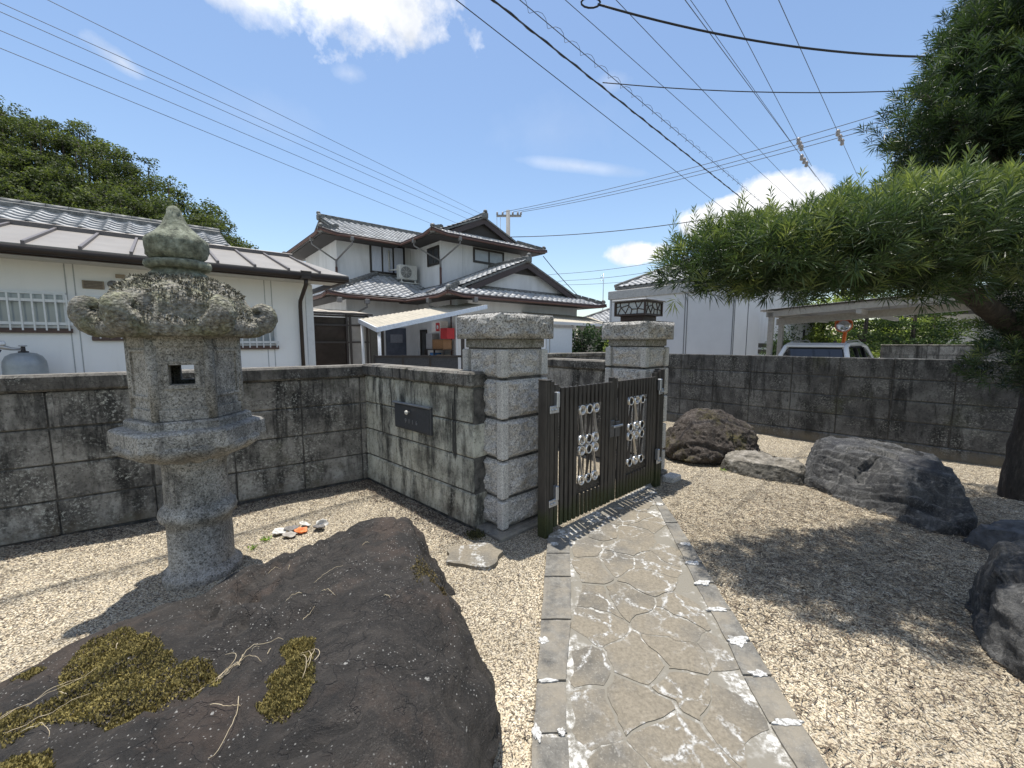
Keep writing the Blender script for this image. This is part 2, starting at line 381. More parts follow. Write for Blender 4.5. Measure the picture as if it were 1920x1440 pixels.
def m_rock_flat(b):
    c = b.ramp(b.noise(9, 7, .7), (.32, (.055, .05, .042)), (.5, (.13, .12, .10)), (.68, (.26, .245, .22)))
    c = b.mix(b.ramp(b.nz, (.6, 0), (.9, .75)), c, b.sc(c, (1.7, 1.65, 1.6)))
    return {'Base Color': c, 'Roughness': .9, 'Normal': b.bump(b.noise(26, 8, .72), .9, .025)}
def m_moss(b):
    c = b.n('ShaderNodeAttribute', attribute_name='var').outputs['Color']
    return {'Base Color': c, 'Roughness': 1.0}
def m_straw(b): return {'Base Color': b.ramp(b.noise(30), (.3, (.32, .25, .15)), (.7, (.55, .47, .33))), 'Roughness': .9}

def flat(col, rough=.6, metal=0.0, var=.15, sc=20, bump=0.0, spec=.5):
    def f(b):
        c = b.mix(b.ramp(b.noise(sc, 5, .7), (.35, 0), (.7, 1)), tuple(x*(1-var) for x in col), tuple(min(1, x*(1+var)) for x in col))
        d = {'Base Color': c, 'Roughness': rough, 'Metallic': metal, 'Specular IOR Level': spec}
        if bump: d['Normal'] = b.bump(b.noise(sc*4, 4, .7), bump, .01)
        return d
    return f
def m_gate(b):
    g = b.m('SUBTRACT', .40, b.m('ADD', b.z, b.m('MULTIPLY', b.noise(9, 5, .7), .28)))
    c = b.mix(b.ramp(g, (.0, 0), (.10, .85)), b.ramp(b.noise(20, 5, .7, b.sc(b.pos, (1, 1, .2))), (.3, (.032, .028, .024)), (.7, (.075, .067, .058))), b.ramp(b.noise(70, 4, .7), (.3, (.022, .028, .008)), (.7, (.062, .072, .024))))
    return {'Base Color': c, 'Roughness': .5, 'Specular IOR Level': .35}
def m_wall_white(b):
    c = b.ramp(b.noise(.9, 5, .65, b.sc(b.pos, (1, 1, .5))), (.3, (.78, .80, .81)), (.7, (.83, .845, .85)))
    c = b.mix(b.ramp(b.noise(6, 6, .7, b.sc(b.pos, (1, 1, .10))), (.54, 0), (.74, .25)), c, (.62, .625, .61))
    c = b.mix(b.ramp(b.noise(1.3, 5, .7), (.57, 0), (.77, .25)), c, (.68, .68, .65))
    return {'Base Color': c, 'Roughness': .9, 'Normal': b.bump(b.noise(240, 3, .7), .35, .004)}
def m_wall_grey(b):
    st = b.noise(2.2, 6, .7, b.sc(b.pos, (1, 1, .22)))
    c = b.ramp(st, (.3, (.52, .52, .515)), (.55, (.64, .64, .64)), (.75, (.70, .70, .70)))
    return {'Base Color': c, 'Roughness': .92, 'Normal': b.bump(b.noise(90, 4, .7), .3, .004)}
def m_tile(b):
    c = b.ramp(b.rnd, (0, (.30, .305, .31)), (.55, (.40, .405, .41)), (1, (.52, .525, .525)))
    c = b.mix(b.ramp(b.noise(2.5, 5, .7), (.42, 0), (.66, .55)), c, (.10, .10, .095))
    return {'Base Color': c, 'Roughness': .58, 'Specular IOR Level': .4}
def m_tile_joint(b):
    c = b.ramp(b.noise(1.7, 5, .7), (.35, (.22, .224, .226)), (.65, (.46, .465, .47)))
    return {'Base Color': c, 'Roughness': .58, 'Specular IOR Level': .4}
def m_ridge(b): return {'Base Color': b.ramp(b.noise(14, 5, .7), (.35, (.07, .07, .068)), (.65, (.21, .21, .20))), 'Roughness': .6}
def m_roof_metal(b):
    c = b.ramp(b.noise(2, 5, .7, b.sc(b.pos, (1, 1, 1))), (.3, (.185, .168, .148)), (.7, (.245, .226, .20)))
    return {'Base Color': c, 'Roughness': .55, 'Normal': b.bump(b.noise(120, 2), .08, .004)}
def m_glass_dark(b):
    return {'Base Color': (.02, .022, .024), 'Roughness': .06, 'Specular IOR Level': .7}
def m_bark(b):
    v = b.sc(b.pos, (1, 1, .25)); n = b.noise(24, 7, .75, v)
    return {'Base Color': b.ramp(n, (.3, (.015, .012, .010)), (.55, (.055, .044, .035)), (.75, (.17, .14, .11))), 'Roughness': .95, 'Normal': b.bump(n, 1, .03)}
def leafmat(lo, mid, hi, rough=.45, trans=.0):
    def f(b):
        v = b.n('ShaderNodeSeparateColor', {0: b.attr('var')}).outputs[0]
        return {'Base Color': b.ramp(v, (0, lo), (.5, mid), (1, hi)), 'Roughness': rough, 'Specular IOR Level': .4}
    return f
def mm(name, fn):
    new = name not in MATS; m = mat(name, fn)
    if new and fn is not None and fn.__qualname__.startswith('leafmat'):
        t_ = m.node_tree; bs = t_.nodes['Principled BSDF']; out = t_.nodes['Material Output']; b_ = NB(t_); src = bs.inputs['Base Color'].links[0].from_socket
        tr = b_.n('ShaderNodeBsdfTranslucent', {'Color': b_.sc(src, (1.5, 1.6, .9))}); mx_ = b_.n('ShaderNodeMixShader', {0: .26 if 'podo' in name else .34}); t_.links.new(bs.outputs[0], mx_.inputs[1]); t_.links.new(tr.outputs[0], mx_.inputs[2]); t_.links.new(mx_.outputs[0], out.inputs[0])
    return m

# ------------------------------------------------------------------ ground
def gz(x, y): return .025*fbm((x, y, 0), .9, 3)+.012*fbm((x, y, 3), 4, 2)
V, F = [], []
xs = np.linspace(-9, 9, 120); ys = np.linspace(-5, 10, 100)
for y in ys:
    for x in xs: V.append((x, y, gz(x, y)))
for j in range(99):
    for i in range(119): F.append((j*120+i, j*120+i+1, (j+1)*120+i+1, (j+1)*120+i))
ground = link('gravel_ground', mesh_np('gravel_ground', V, F, mm('gravel', m_gravel), smooth=True))
tag(ground, 'pale tan gravel ground of the garden', None, None, 'structure')
q = MB().add([(-500, -500, -.15), (500, -500, -.15), (500, 700, -.15), (-500, 700, -.15)], [(0, 1, 2, 3)]).build('ground', mm('field', m_field))
tag(q, kind='structure')
q = MB().add([(-40, 1, -.1), (40, 1, -.1), (40, 60, -.1), (-40, 60, -.1)], [(0, 1, 2, 3)]).build('street', mm('bounce_concrete', m_bounce_concrete))
tag(q, kind='structure')

# ------------------------------------------------------------------ path of crazy paving between kerbs
LO = [(-.04, .3), (.07, 1.369), (.247, 2.824), (.285, 3.12)]           # left kerb, outer edge
LI = [(.13, .3), (.215, 1.369), (.25, 1.72), (.355, 2.234), (.431, 2.853), (.46, 3.10)]
RI = [(.93, .3), (1.05, 1.369), (1.061, 1.641), (1.119, 1.944), (1.173, 2.388), (1.255, 2.881), (1.325, 3.357), (1.40, 3.849), (1.46, 4.2)]
RO = [(1.06, .3), (1.167, 1.369), (1.223, 1.75), (1.285, 2.234), (1.349, 2.712), (1.425, 3.277), (1.496, 3.959), (1.545, 4.36)]
def at_y(poly, y):
    for (x0, y0), (x1, y1) in zip(poly, poly[1:]):
        if y <= y1 or (x1, y1) == poly[-1]: return x0+(x1-x0)*(y-y0)/(y1-y0)
end = [(.46, 3.10), (1.46, 4.10)]
PATH = tag(thing('path', None, None), kind='structure')
base_poly = [(LO[0][0]+.01, .3)]+[(x+.01, y) for x, y in LO[1:]]+[(.30, 3.16), (1.55, 4.38)]+[(x-.01, y) for x, y in RO[::-1]]
q = MB().prism(base_poly, -.1, .034).build('mortar_bed', mm('joint', m_joint), PATH)
def clip(poly, nx, ny, d):
    out = []
    for i in range(len(poly)):
        a, c = poly[i], poly[(i+1) % len(poly)]
        da = a[0]*nx+a[1]*ny-d; dc = c[0]*nx+c[1]*ny-d
        if da <= 0: out.append(a)
        if da*dc < 0:
            t = da/(da-dc); out.append((a[0]+(c[0]-a[0])*t, a[1]+(c[1]-a[1])*t))
    return out
inner = [(x+.012, y) for x, y in LI]+[(.47, 3.17), (1.50, 4.24)]+[(x-.012, y) for x, y in RI[::-1]]
seeds = []
for k in range(4000):
    y = random.uniform(.3, 4.2); x = random.uniform(.1, 1.5)
    if all(math.hypot(x-a, y-c) > random.choice((.13, .2, .30, .34)) for a, c in seeds): seeds.append((x, y))
def inside(p, poly):
    r = False; j = len(poly)-1
    for i in range(len(poly)):
        if (poly[i][1] > p[1]) != (poly[j][1] > p[1]) and p[0] < (poly[j][0]-poly[i][0])*(p[1]-poly[i][1])/(poly[j][1]-poly[i][1])+poly[i][0]: r = not r
        j = i
    return r
def chip(poly, amp, gap, warp=0.0):
    """rough stone outline from a clean polygon"""
    cx = sum(p[0] for p in poly)/len(poly); cy = sum(p[1] for p in poly)/len(poly); out = []
    def wp(p): return Vector((p.x+warp*mnoise.noise(Vector((p.x*5, p.y*5, 1)))+warp*.5*mnoise.noise(Vector((p.x*13, p.y*13, 4))), p.y+warp*mnoise.noise(Vector((p.x*5, p.y*5, 9)))+warp*.5*mnoise.noise(Vector((p.x*13, p.y*13, 6)))))
    for i in range(len(poly)):
        a, c = Vector(poly[i]), Vector(poly[(i+1) % len(poly)]); n = max(2, int((c-a).length/.035))
        for k in range(n):
            p = wp(a.lerp(c, (k+.0)/n)); d = Vector((cx, cy))-p; L = d.length+1e-6
            w = gap+amp*(.5+.9*mnoise.noise(Vector((p.x*9, p.y*9, 3))))+(.016*max(0, mnoise.noise(Vector((p.x*2.6, p.y*2.6, 7)))+.05) if warp else 0)
            out.append(tuple(p+d/L*max(.002, w)))
    return out
fmat = mm('flagstone', m_flag)
for s in seeds:
    poly = list(inner)
    # inner outline is nearly convex: clip by the bisectors
    for t in seeds:
        if t is s: continue
        nx, ny = t[0]-s[0], t[1]-s[1]
        if nx*nx+ny*ny > 1.2: continue
        poly = clip(poly, nx, ny, (t[0]**2+t[1]**2-s[0]**2-s[1]**2)/2)
        if len(poly) < 3: break
    if len(poly) < 3 or not inside(s, inner): continue
    poly = chip(poly, .009, .002, .045)
    h = .0360+random.uniform(-.001, .003)
    mb = MB().prism(poly, .012, h)
    mb.build('flagstone', fmat, PATH)
kmat = mm('kerb', m_kerb)
def kerb(outer, innr, ys, z):
    for y0, y1 in zip(ys, ys[1:]):
        g = .004
        poly = [(at_y(outer, y0+g), y0+g), (at_y(outer, y1-g), y1-g), (at_y(innr, y1-g), y1-g), (at_y(innr, y0+g), y0+g)]
        MB().prism(chip(poly, .006, .002), -.05, z+random.uniform(-.003, .003)).build('kerb_stone', kmat, PATH)
kerb(LO, LI, [.3, .66, 1.06, 1.46, 1.715, 2.13, 2.55, 2.85, 3.1], .0425)
kerb(RO, RI, [.3, .8, 1.2, 1.505, 1.745, 1.965, 2.214, 2.477, 2.714, 2.987, 3.36, 3.75, 4.02, 4.2], .0425)
lime = mm('lime_mortar', m_lime)
for (x, y, w, l) in [(1.419, 3.75, .05, .035), (1.46, 4.05, .05, .02), (1.335, 2.987, .055, .03), (1.27, 2.714, .065, .035), (1.235, 2.477, .065, .035), (1.2, 2.214, .07, .022), (1.18, 1.965, .07, .045), (1.16, 1.755, .05, .028), (1.13, 1.507, .085, .02), (1.09, 1.19, .07, .03),
                     (.325, 2.987, .04, .03), (.165, 1.965, .03, .035), (.165, 1.715, .06, .014), (.10, 1.464, .022, .05), (.20, 1.47, .02, .02)]:
    ring = []
    for k in range(26):
        a = 2*math.pi*k/26; rr = .75+.5*mnoise.noise(Vector((x*9+math.cos(a)*1.7, y*9+math.sin(a)*1.7, 1)))+random.uniform(-.07, .07)
        ring.append((x+math.cos(a)*w*rr, y+math.sin(a)*l*rr))
    MB().prism(ring, .040, .0478).build('mortar_patch', lime, PATH)

# ------------------------------------------------------------------ concrete block walls
def block_mesh(w, h, d, m, k):
    """a slightly worn block, origin at its lower front-left corner"""
    rnd = random.Random(k); mb = MB().box((0, 0, 0), (w, d, h), None, .010)
    mb.v = [(x+rnd.uniform(-.004, .004), y+rnd.uniform(-.004, .004), z+rnd.uniform(-.004, .004)) for x, y, z in mb.v]
    return mb.mesh('block', m)
def block_wall(name, label, A, B, z0, courses, bw, bh, depth, m, cop=None, cop_h=.13, cop_len=.9, off=0.0, start=0.0, copm=None, foot=0.0, footm=None):
    """wall from A to B; its visible face lies on the line A-B, the body behind it (left of A->B)"""
    A, B = Vector(A), Vector(B); L = (B-A).length; rz = math.atan2(B.y-A.y, B.x-A.x)
    t = thing(name, label, 'wall', (A.x, A.y, 0), rz)
    top = z0+courses*bh
    MB().box((.01, .016, -.12), (L-.01, depth-.016, top-.01)).build('mortar_core', mm('mortar', m_mortar), t)
    if z0 > .02: MB().box((.0, -.012, -.1), (L, depth+.01, z0-.004), None, .012).build('footing', footm or m, t)
    var = {}
    for r in range(courses):
        x = -start-(off*bw if r % 2 else 0)
        while x < L-.02:
            a, c = max(0, x), min(L, x+bw); w = round(c-a-.010, 3)
            if w > .03:
                k = random.randrange(3); key = (w, k)
                if key not in var: var[key] = block_mesh(w, bh-.010, depth, m, k)
                link('block', var[key], t, (a+.005, random.uniform(-.005, .004), z0+r*bh+.005))
            x += bw
    if cop:
        n = max(1, round(L/cop_len)); cl_ = L/n
        for i in range(n):
            mb = MB().box((i*cl_+.003, -.035, top), ((i+1)*cl_-.003, depth+.035, top+cop_h), None, .02)
            mb.v = [(x, y+.006*mnoise.noise(Vector((x*4, z*9, i))), z+.006*mnoise.noise(Vector((x*4, y*5, i)))) for x, y, z in mb.v]
            mb.build('coping_stone', copm or mm('coping', m_coping), t)
    return t
CORNER = (-1.671, 4.563)
block_wall('block_wall', 'long blackened concrete block wall with dark coping behind the stone lantern', (-6.4, 1.29), (-1.60, 4.612), .02, 4, .6, .296, .15, mm('block_left', m_block_left), True, .135, 1.3, 0, .30)
block_wall('block_wall', 'short pale lichen-streaked block wall with a mail slot beside the gate pillar', CORNER, (-.315, 3.285), .02, 4, .6, .300, .16, mm('block_panel', m_block_panel), True, .13, 1.0, .5, .25)
block_wall('block_wall', 'long dark stack-bonded block wall behind the boulders on the right', (2.62, 8.70), (7.3, 3.90), .17, 4, .61, .298, .15, mm('block_right', m_block_right), False, 0, 1, 0, .2, None, .17)
block_wall('block_wall', 'short dark block wall with coping seen through the gap above the gate', (.52, 6.12), (1.28, 5.30), .02, 4, .6, .30, .16, mm('block_left', m_block_left), True, .13, 1.2, 0)
block_wall('block_wall', 'low block wall across the street in the gap between the pillars', (.2, 9.3), (3.6, 11.2), .02, 4, .6, .30, .15, mm('block_far', m_block_far), True, .10, 1.2, 0)

# ------------------------------------------------------------------ gate pillars of rock-faced granite
def rockface(w, d, h, bulge, seed, margin=.05, n=14, rough=.5):
    """block with split faces bulging out between drafted corner margins, origin at base centre"""
    mb = MB()
    for side in range(4):
        W = w if side % 2 == 0 else d; D = d if side % 2 == 0 else w
        mx = Matrix.Rotation(side*math.pi/2, 4, 'Z'); vs, fs = [], []; nh = max(6, int(n*h/W)+4)
        for j in range(nh+1):
            for i in range(n+1):
                x = (i/n-.5)*W; z = j/nh*h
                ex = min(1, max(0, (W/2-abs(x)-margin)/.035)); ez = min(1, max(0, min(z, h-z)/.035))
                e = min(ex, ez); p = (x*7+side*9.1, z*7+seed*3.7, seed*1.3)
                y = D/2+e*bulge*(1+rough*1.3*fbm(p, 1.2, 4)+.25*fbm(p, 5, 2))-(.006 if ez < 1 and ez == 0 else 0)
                vs.append((x, -y, z))
        for j in range(nh):
            for i in range(n): a = j*(n+1)+i; fs.append((a, a+1, a+n+2, a+n+1))
        mb.add(vs, fs, False, mx)
    mb.add([(-w/2, -d/2, h), (w/2, -d/2, h), (w/2, d/2, h), (-w/2, d/2, h)], [(0, 1, 2, 3)])
    mb.add([(-w/2, -d/2, 0), (w/2, -d/2, 0), (w/2, d/2, 0), (-w/2, d/2, 0)], [(3, 2, 1, 0)])
    return mb
def gate_pillar(loc, rz, label):
    t = thing('gate_pillar', label, 'pillar', (*loc, 0), rz)
    pm, sm = mm('pillar', m_pillar), mm('pillar_margin', m_smooth_granite)
    MB().box((-.225, -.225, -.1), (.225, .225, 1.6)).build('core', mm('mortar', m_mortar), t)
    MB().box((-.30, -.30, -.1), (.30, .30, .035), None, .015).build('plinth', mm('kerb', m_kerb), t)
    zs = [.037, .30, .63, .97, 1.305, 1.555]
    for i, (a, c) in enumerate(zip(zs, zs[1:])):
        blk = rockface(.46, .46, c-a-.022, .030, i+loc[0]*5, .05, 22, .8).build('block', pm, t, (0, 0, a+.004))
        for sx in (-1, 1):
            for sy in (-1, 1):
                MB().box((sx*.232-.038, sy*.232-.038, .0), (sx*.232+.038, sy*.232+.038, c-a-.024), None, .010).build('drafted_corner', sm, blk)
    MB().box((-.245, -.245, 1.547), (.245, .245, 1.622), None, .006).build('neck', mm('neck', m_neck), t)
    cap = rockface(.60, .60, .205, .022, 17+loc[0], .012, 20, .9)
    cap.build('cap_stone', mm('pillar_cap', m_pillar_cap), t, (0, 0, 1.622))
    return t
GA = R(42.6)
P1 = gate_pillar((-.062, 3.575), GA, 'near granite gate pillar of five rock-faced blocks at the end of the mail slot wall')
P2 = gate_pillar((1.50, 4.87), GA, 'far granite gate pillar carrying the stained glass lamp')

# concrete slab and flat stone at the foot of the near pillar
mb = MB().box((-.36, -.34, -.05), (.33, .30, .032), None, .012)
mb.v = [(x+.02*mnoise.noise(Vector((x*5, y*5, 2))), y+.02*mnoise.noise(Vector((x*5, y*5, 7))), z) for x, y, z in mb.v]
q = mb.build('concrete_pad', mm('kerb', m_kerb), None, (-.062, 3.575, 0), (0, 0, GA)); tag(q, 'weathered concrete pad under the near gate pillar', 'concrete pad')
ring = []
for k in range(22):
    a = 2*math.pi*k/22; rr = 1+.35*mnoise.noise(Vector((math.cos(a)*1.4+4, math.sin(a)*1.4, 5)))
    ring.append((-.27+math.cos(a)*.22*rr, 2.86+math.sin(a)*.17*rr))
q = MB().prism(ring, -.05, .03).build('stepping_stone', fmat); tag(q, 'dark flat stepping stone in the gravel in front of the near pillar', 'stone')

# ------------------------------------------------------------------ mail slot
d = Vector((1.356, -1.278)).normalized(); ang = math.atan2(d.y, d.x)
mx = Vector(CORNER)+d*.68
t = thing('mailbox', 'dark grey metal mail slot plate with white knob and embossed digits in the pale wall', 'mailbox', (mx.x, mx.y, .735), ang)
gm = mm('mailbox_metal', flat((.072, .075, .082), .45, .3, .12, 30))
MB().box((0, -.03, 0), (.62, .05, .262), None, .006).build('box', gm, t)
MB().box((.022, -.036, .018), (.598, -.028, .240), None, .003).build('flap', gm, t)
MB().box((-.006, -.052, .250), (.626, -.02, .268), None, .004).build('lid_lip', mm('mailbox_edge', flat((.24, .245, .25), .4, .3)), t)
km = mm('knob_white', flat((.62, .60, .54), .4))
MB().lathe([(.008, 0), (.008, .03), (.020, .032), (.022, .042), (.018, .05)], 14, Matrix.Translation((.29, -.034, .185)) @ Matrix.Rotation(R(90), 4, 'X')).build('knob', km, t)
for i, ch in enumerate('9116'):
    cu = bpy.data.curves.new('digit', 'FONT'); cu.body = ch; cu.size = .06; cu.extrude = .0025
    tmp = bpy.data.objects.new('tmp', cu); me = bpy.data.meshes.new_from_object(tmp); bpy.data.objects.remove(tmp)
    me.materials.append(MATS["mailbox_edge"])
    link('digit', me, t, (.20+i*.062, -.0375, .072), (R(90), 0, 0))

# ------------------------------------------------------------------ gate: two posts and two barred leaves
G0 = Vector((.262, 3.185, 0)); gd = Vector((math.cos(GA), math.sin(GA), 0))
gm = mm('gate_bronze', m_gate); zinc = mm('galvanised', flat((.50, .52, .55), .38, .85, .12, 40)); silver = mm('polished_aluminium', flat((.80, .78, .74), .28, .9, .05, 40))
def gate_post(s, label):
    t = thing('gate_post', label, 'gate post', tuple(G0+gd*s), GA)
    MB().box((-.032, -.045, -.1), (.032, .045, 1.29), None, .004).build('column', gm, t)
    sg = 1 if s < 1 else -1
    MB().box((sg*.032, -.038, -.1), (sg*.032+sg*.04 if sg > 0 else sg*.032, .038, 1.285) if sg > 0 else (-.032, .038, 1.285), None, .003).build('channel', gm, t) if sg > 0 else MB().box((-.072, -.038, -.1), (-.032, .038, 1.285), None, .003).build('channel', gm, t)
    for x in (-.016, .016): MB().box((x-.004, -.049, 0), (x+.004, -.044, 1.285)).build('groove_rib', gm, t)
    MB().box((-.034, -.047, 1.29), (.034, .047, 1.30), None, .003).build('cap', gm, t)
    for z in (.26, 1.03):
        h = MB().box((sg*.03-.05+.02*sg, -.058, z), (sg*.03+.05+.03*sg, -.046, z+.062), None, .005).build('hinge_bracket', zinc, t)
        for x in (-.018, .02):
            MB().lathe([(.0095, 0), (.0095, .008), (.006, .012)], 8, Matrix.Translation((sg*.03+.01*sg+x, -.058, z+.03)) @ Matrix.Rotation(R(90), 4, 'X')).build('bolt', zinc, h)
        MB().box((sg*.085-.018, -.072, z+.045), (sg*.085+.018, -.030, z+.17), None, .006).build('hinge_barrel', zinc, t)
    return t
gate_post(0, 'near dark bronze gate post beside the near granite pillar')
gate_post(1.845, 'far dark bronze gate post in front of the far granite pillar')
def spiral(cx, cz, a0, r0, r1, turns, sgn, n=20):
    return [(cx+(r0+(r1-r0)*k/n)*math.cos(a0+sgn*2*math.pi*turns*k/n), cz+(r0+(r1-r0)*k/n)*math.sin(a0+sgn*2*math.pi*turns*k/n)) for k in range(n+1)]
def scroll_mesh(h, w, flip, m):
    """forged strap: curl, straight diagonal, curl"""
    r = .042; mb = MB(); zc_ = h/2-r
    top = spiral(0, zc_, R(200), r*.35, r, 1.45, -1)
    bot = [(-x, -z) for x, z in top]
    line = top+bot[::-1]
    if flip: line = [(-x, z) for x, z in line]
    vs, fs = [], []; th = .0035; wd = .011
    for i, (x, z) in enumerate(line):
        a = line[max(0, i-1)]; c = line[min(len(line)-1, i+1)]; dx, dz = c[0]-a[0], c[1]-a[1]; L = math.hypot(dx, dz)+1e-9
        nx, nz = -dz/L*th, dx/L*th
        vs += [(x+nx, -wd, z+nz), (x+nx, wd, z+nz), (x-nx, wd, z-nz), (x-nx, -wd, z-nz)]
    for i in range(len(line)-1):
        for k in range(4): fs.append((i*4+k, i*4+(k+1) % 4, (i+1)*4+(k+1) % 4, (i+1)*4+k))
    mb.add(vs, fs); return mb.mesh('scroll', m)
def gate_leaf(s0, s1, label, hinge_left, scr, latch):
    t = thing('gate_leaf', label, 'gate', tuple(G0+gd*s0), GA); W = s1-s0
    stile = MB().box((0, -.022, .055), (.045, .022, 1.255), None, .003).mesh('stile', gm)
    link('stile', stile, t, (0, 0, 0)); link('stile', stile, t, (W-.045, 0, 0.01))
    for z in (.255, 1.06): MB().box((.045, -.010, z), (W-.045, .012, z+.095), None, .003).build('rail', gm, t)
    n = 13; bar = MB().box((-.019, -.034, .06), (.019, -.012, 1.225), None, .002).mesh('bar', gm)
    halfs = MB().box((-.009, .013, .35), (.009, .022, 1.07), None, .002).mesh('back_bar', gm)
    for i in range(n):
        x = .045+(W-.09)*(i+.6)/n
        if scr[0]-.03 < x < scr[1]+.03:
            # bars beside and behind the scrolls stop at the rails
            for z0, z1 in ((.06, .262), (1.055, 1.225)):
                MB().box((x-.016, -.034, z0), (x+.016, -.012, z1), None, .002).build('bar', gm, t)
            link('back_bar', halfs, t, (x, 0, 0))
        else: link('bar', bar, t, (x, 0, 0))
        for z in (.30, 1.10): MB().lathe([(.006, 0), (.006, .006), (.003, .009)], 6, Matrix.Translation((x, -.024, z)) @ Matrix.Rotation(R(90), 4, 'X')).build('rivet', gm, t)
    cw = (scr[1]-scr[0])/3
    A = scroll_mesh(.352, cw*.82, True, silver); B = scroll_mesh(.352, cw*.82, False, gm); Bs = scroll_mesh(.352, cw*.82, False, silver)
    for r, zc in enumerate((.515, .875)):
        for c in range(3):
            f = (c % 2 == 0) == hinge_left
            o = link('scroll', A if f else B, t, (scr[0]+cw*(c+.5), -.02, zc))
            rim = MB()
            for sx, sz in ((-1, 1), (1, -1)):
                sx2 = -sx if f else sx
                MB().lathe([(.034, -.013), (.0435, -.013), (.0435, .013), (.034, .013), (.034, -.013)], 20, Matrix.Translation((0, -.002, sz*(.352/2-.042))) @ Matrix.Rotation(R(90), 4, 'X'), True, 0, False).build('curl_ring', silver, o)
    if latch:
        MB().box((W-.085, -.045, .70), (W-.02, -.024, .86), None, .004).build('lock_case', mm('lock_grey', flat((.13, .13, .135), .4, .6)), t)
        l = MB().box((W-.08, -.082, .795), (W+.07, -.066, .818), None, .005).build('latch_handle', zinc, t)
        MB().box((W-.075, -.07, .797), (W-.055, -.04, .816)).build('spindle', zinc, l)
    else:
        MB().box((.0, -.04, .69), (.07, -.024, .84), None, .004).build('strike_plate', mm('lock_grey', None), t)
    return t
gate_leaf(.098, .945, 'near leaf of the dark barred gate with silver scrolls and the latch handle', True, (.30, .60), True)
gate_leaf(.952, 1.760, 'far leaf of the dark barred gate with silver scrolls and strike plate', False, (.225, .555), False)
q = MB().box((-.10, -.07, -.05), (.10, .07, .055), None, .01).build('gate_stop_stone', mm('pillar_margin', None), None, (1.86, 4.58, 0), (0, 0, GA)); tag(q, 'small pale concrete block on the ground beside the far gate post', 'concrete block')

# ------------------------------------------------------------------ lamp on the far pillar
t = thing('pillar_lamp', 'square bronze pillar lamp with branching tracery over milky glass', 'lamp', (1.50, 4.87, 1.8275), GA)
bz = mm('lamp_bronze', flat((.055, .036, .028), .5, .4, .2, 40))
MB().box((-.15, -.15, 0), (.15, .15, .07), None, .005).build('base', bz, t)
gl = MB().box((-.186, -.186, .075), (.186, .186, .225)).build('glass', mm('milk_glass', flat((.40, .42, .42), .25, 0, .12, 8)), t)
fr = MB()
for z in (.067, .215): fr.box((-.20, -.20, z), (.20, .20, z+.016))
for sx in (-1, 1):
    for sy in (-1, 1): fr.box((sx*.192-.01, sy*.192-.01, .067), (sx*.192+.01, sy*.192+.01, .232))
fr.build('frame', bz, t)
MB().box((-.225, -.225, .233), (.225, .225, .252), None, .006).build('roof_plate', mm('lamp_roof', flat((.30, .30, .31), .5, .3)), t)
pts = []
rr_ = random.Random(5)
while len(pts) < 11:
    p = (rr_.uniform(-.18, .18), rr_.uniform(.085, .215))
    if all(math.hypot(p[0]-a[0], (p[1]-a[1])*1.3) > .055 for a in pts): pts.append(p)
tr = MB()
for side in range(4):
    mx = Matrix.Rotation(side*math.pi/2, 4, 'Z')
    for s in pts:
        poly = [(-.18, .085), (.18, .085), (.18, .215), (-.18, .215)]
        for o in pts:
            if o is not s: poly = clip(poly, o[0]-s[0], o[1]-s[1], (o[0]**2+o[1]**2-s[0]**2-s[1]**2)/2)
        for i in range(len(poly)):
            a, c = poly[i], poly[(i+1) % len(poly)]
            if a[0] > c[0]: continue
            tr.tube([mx @ Vector((a[0], -.189, a[1])), mx @ Vector((c[0], -.189, c[1]))], .0055, 5, False)
tr.build('tracery', bz, t)

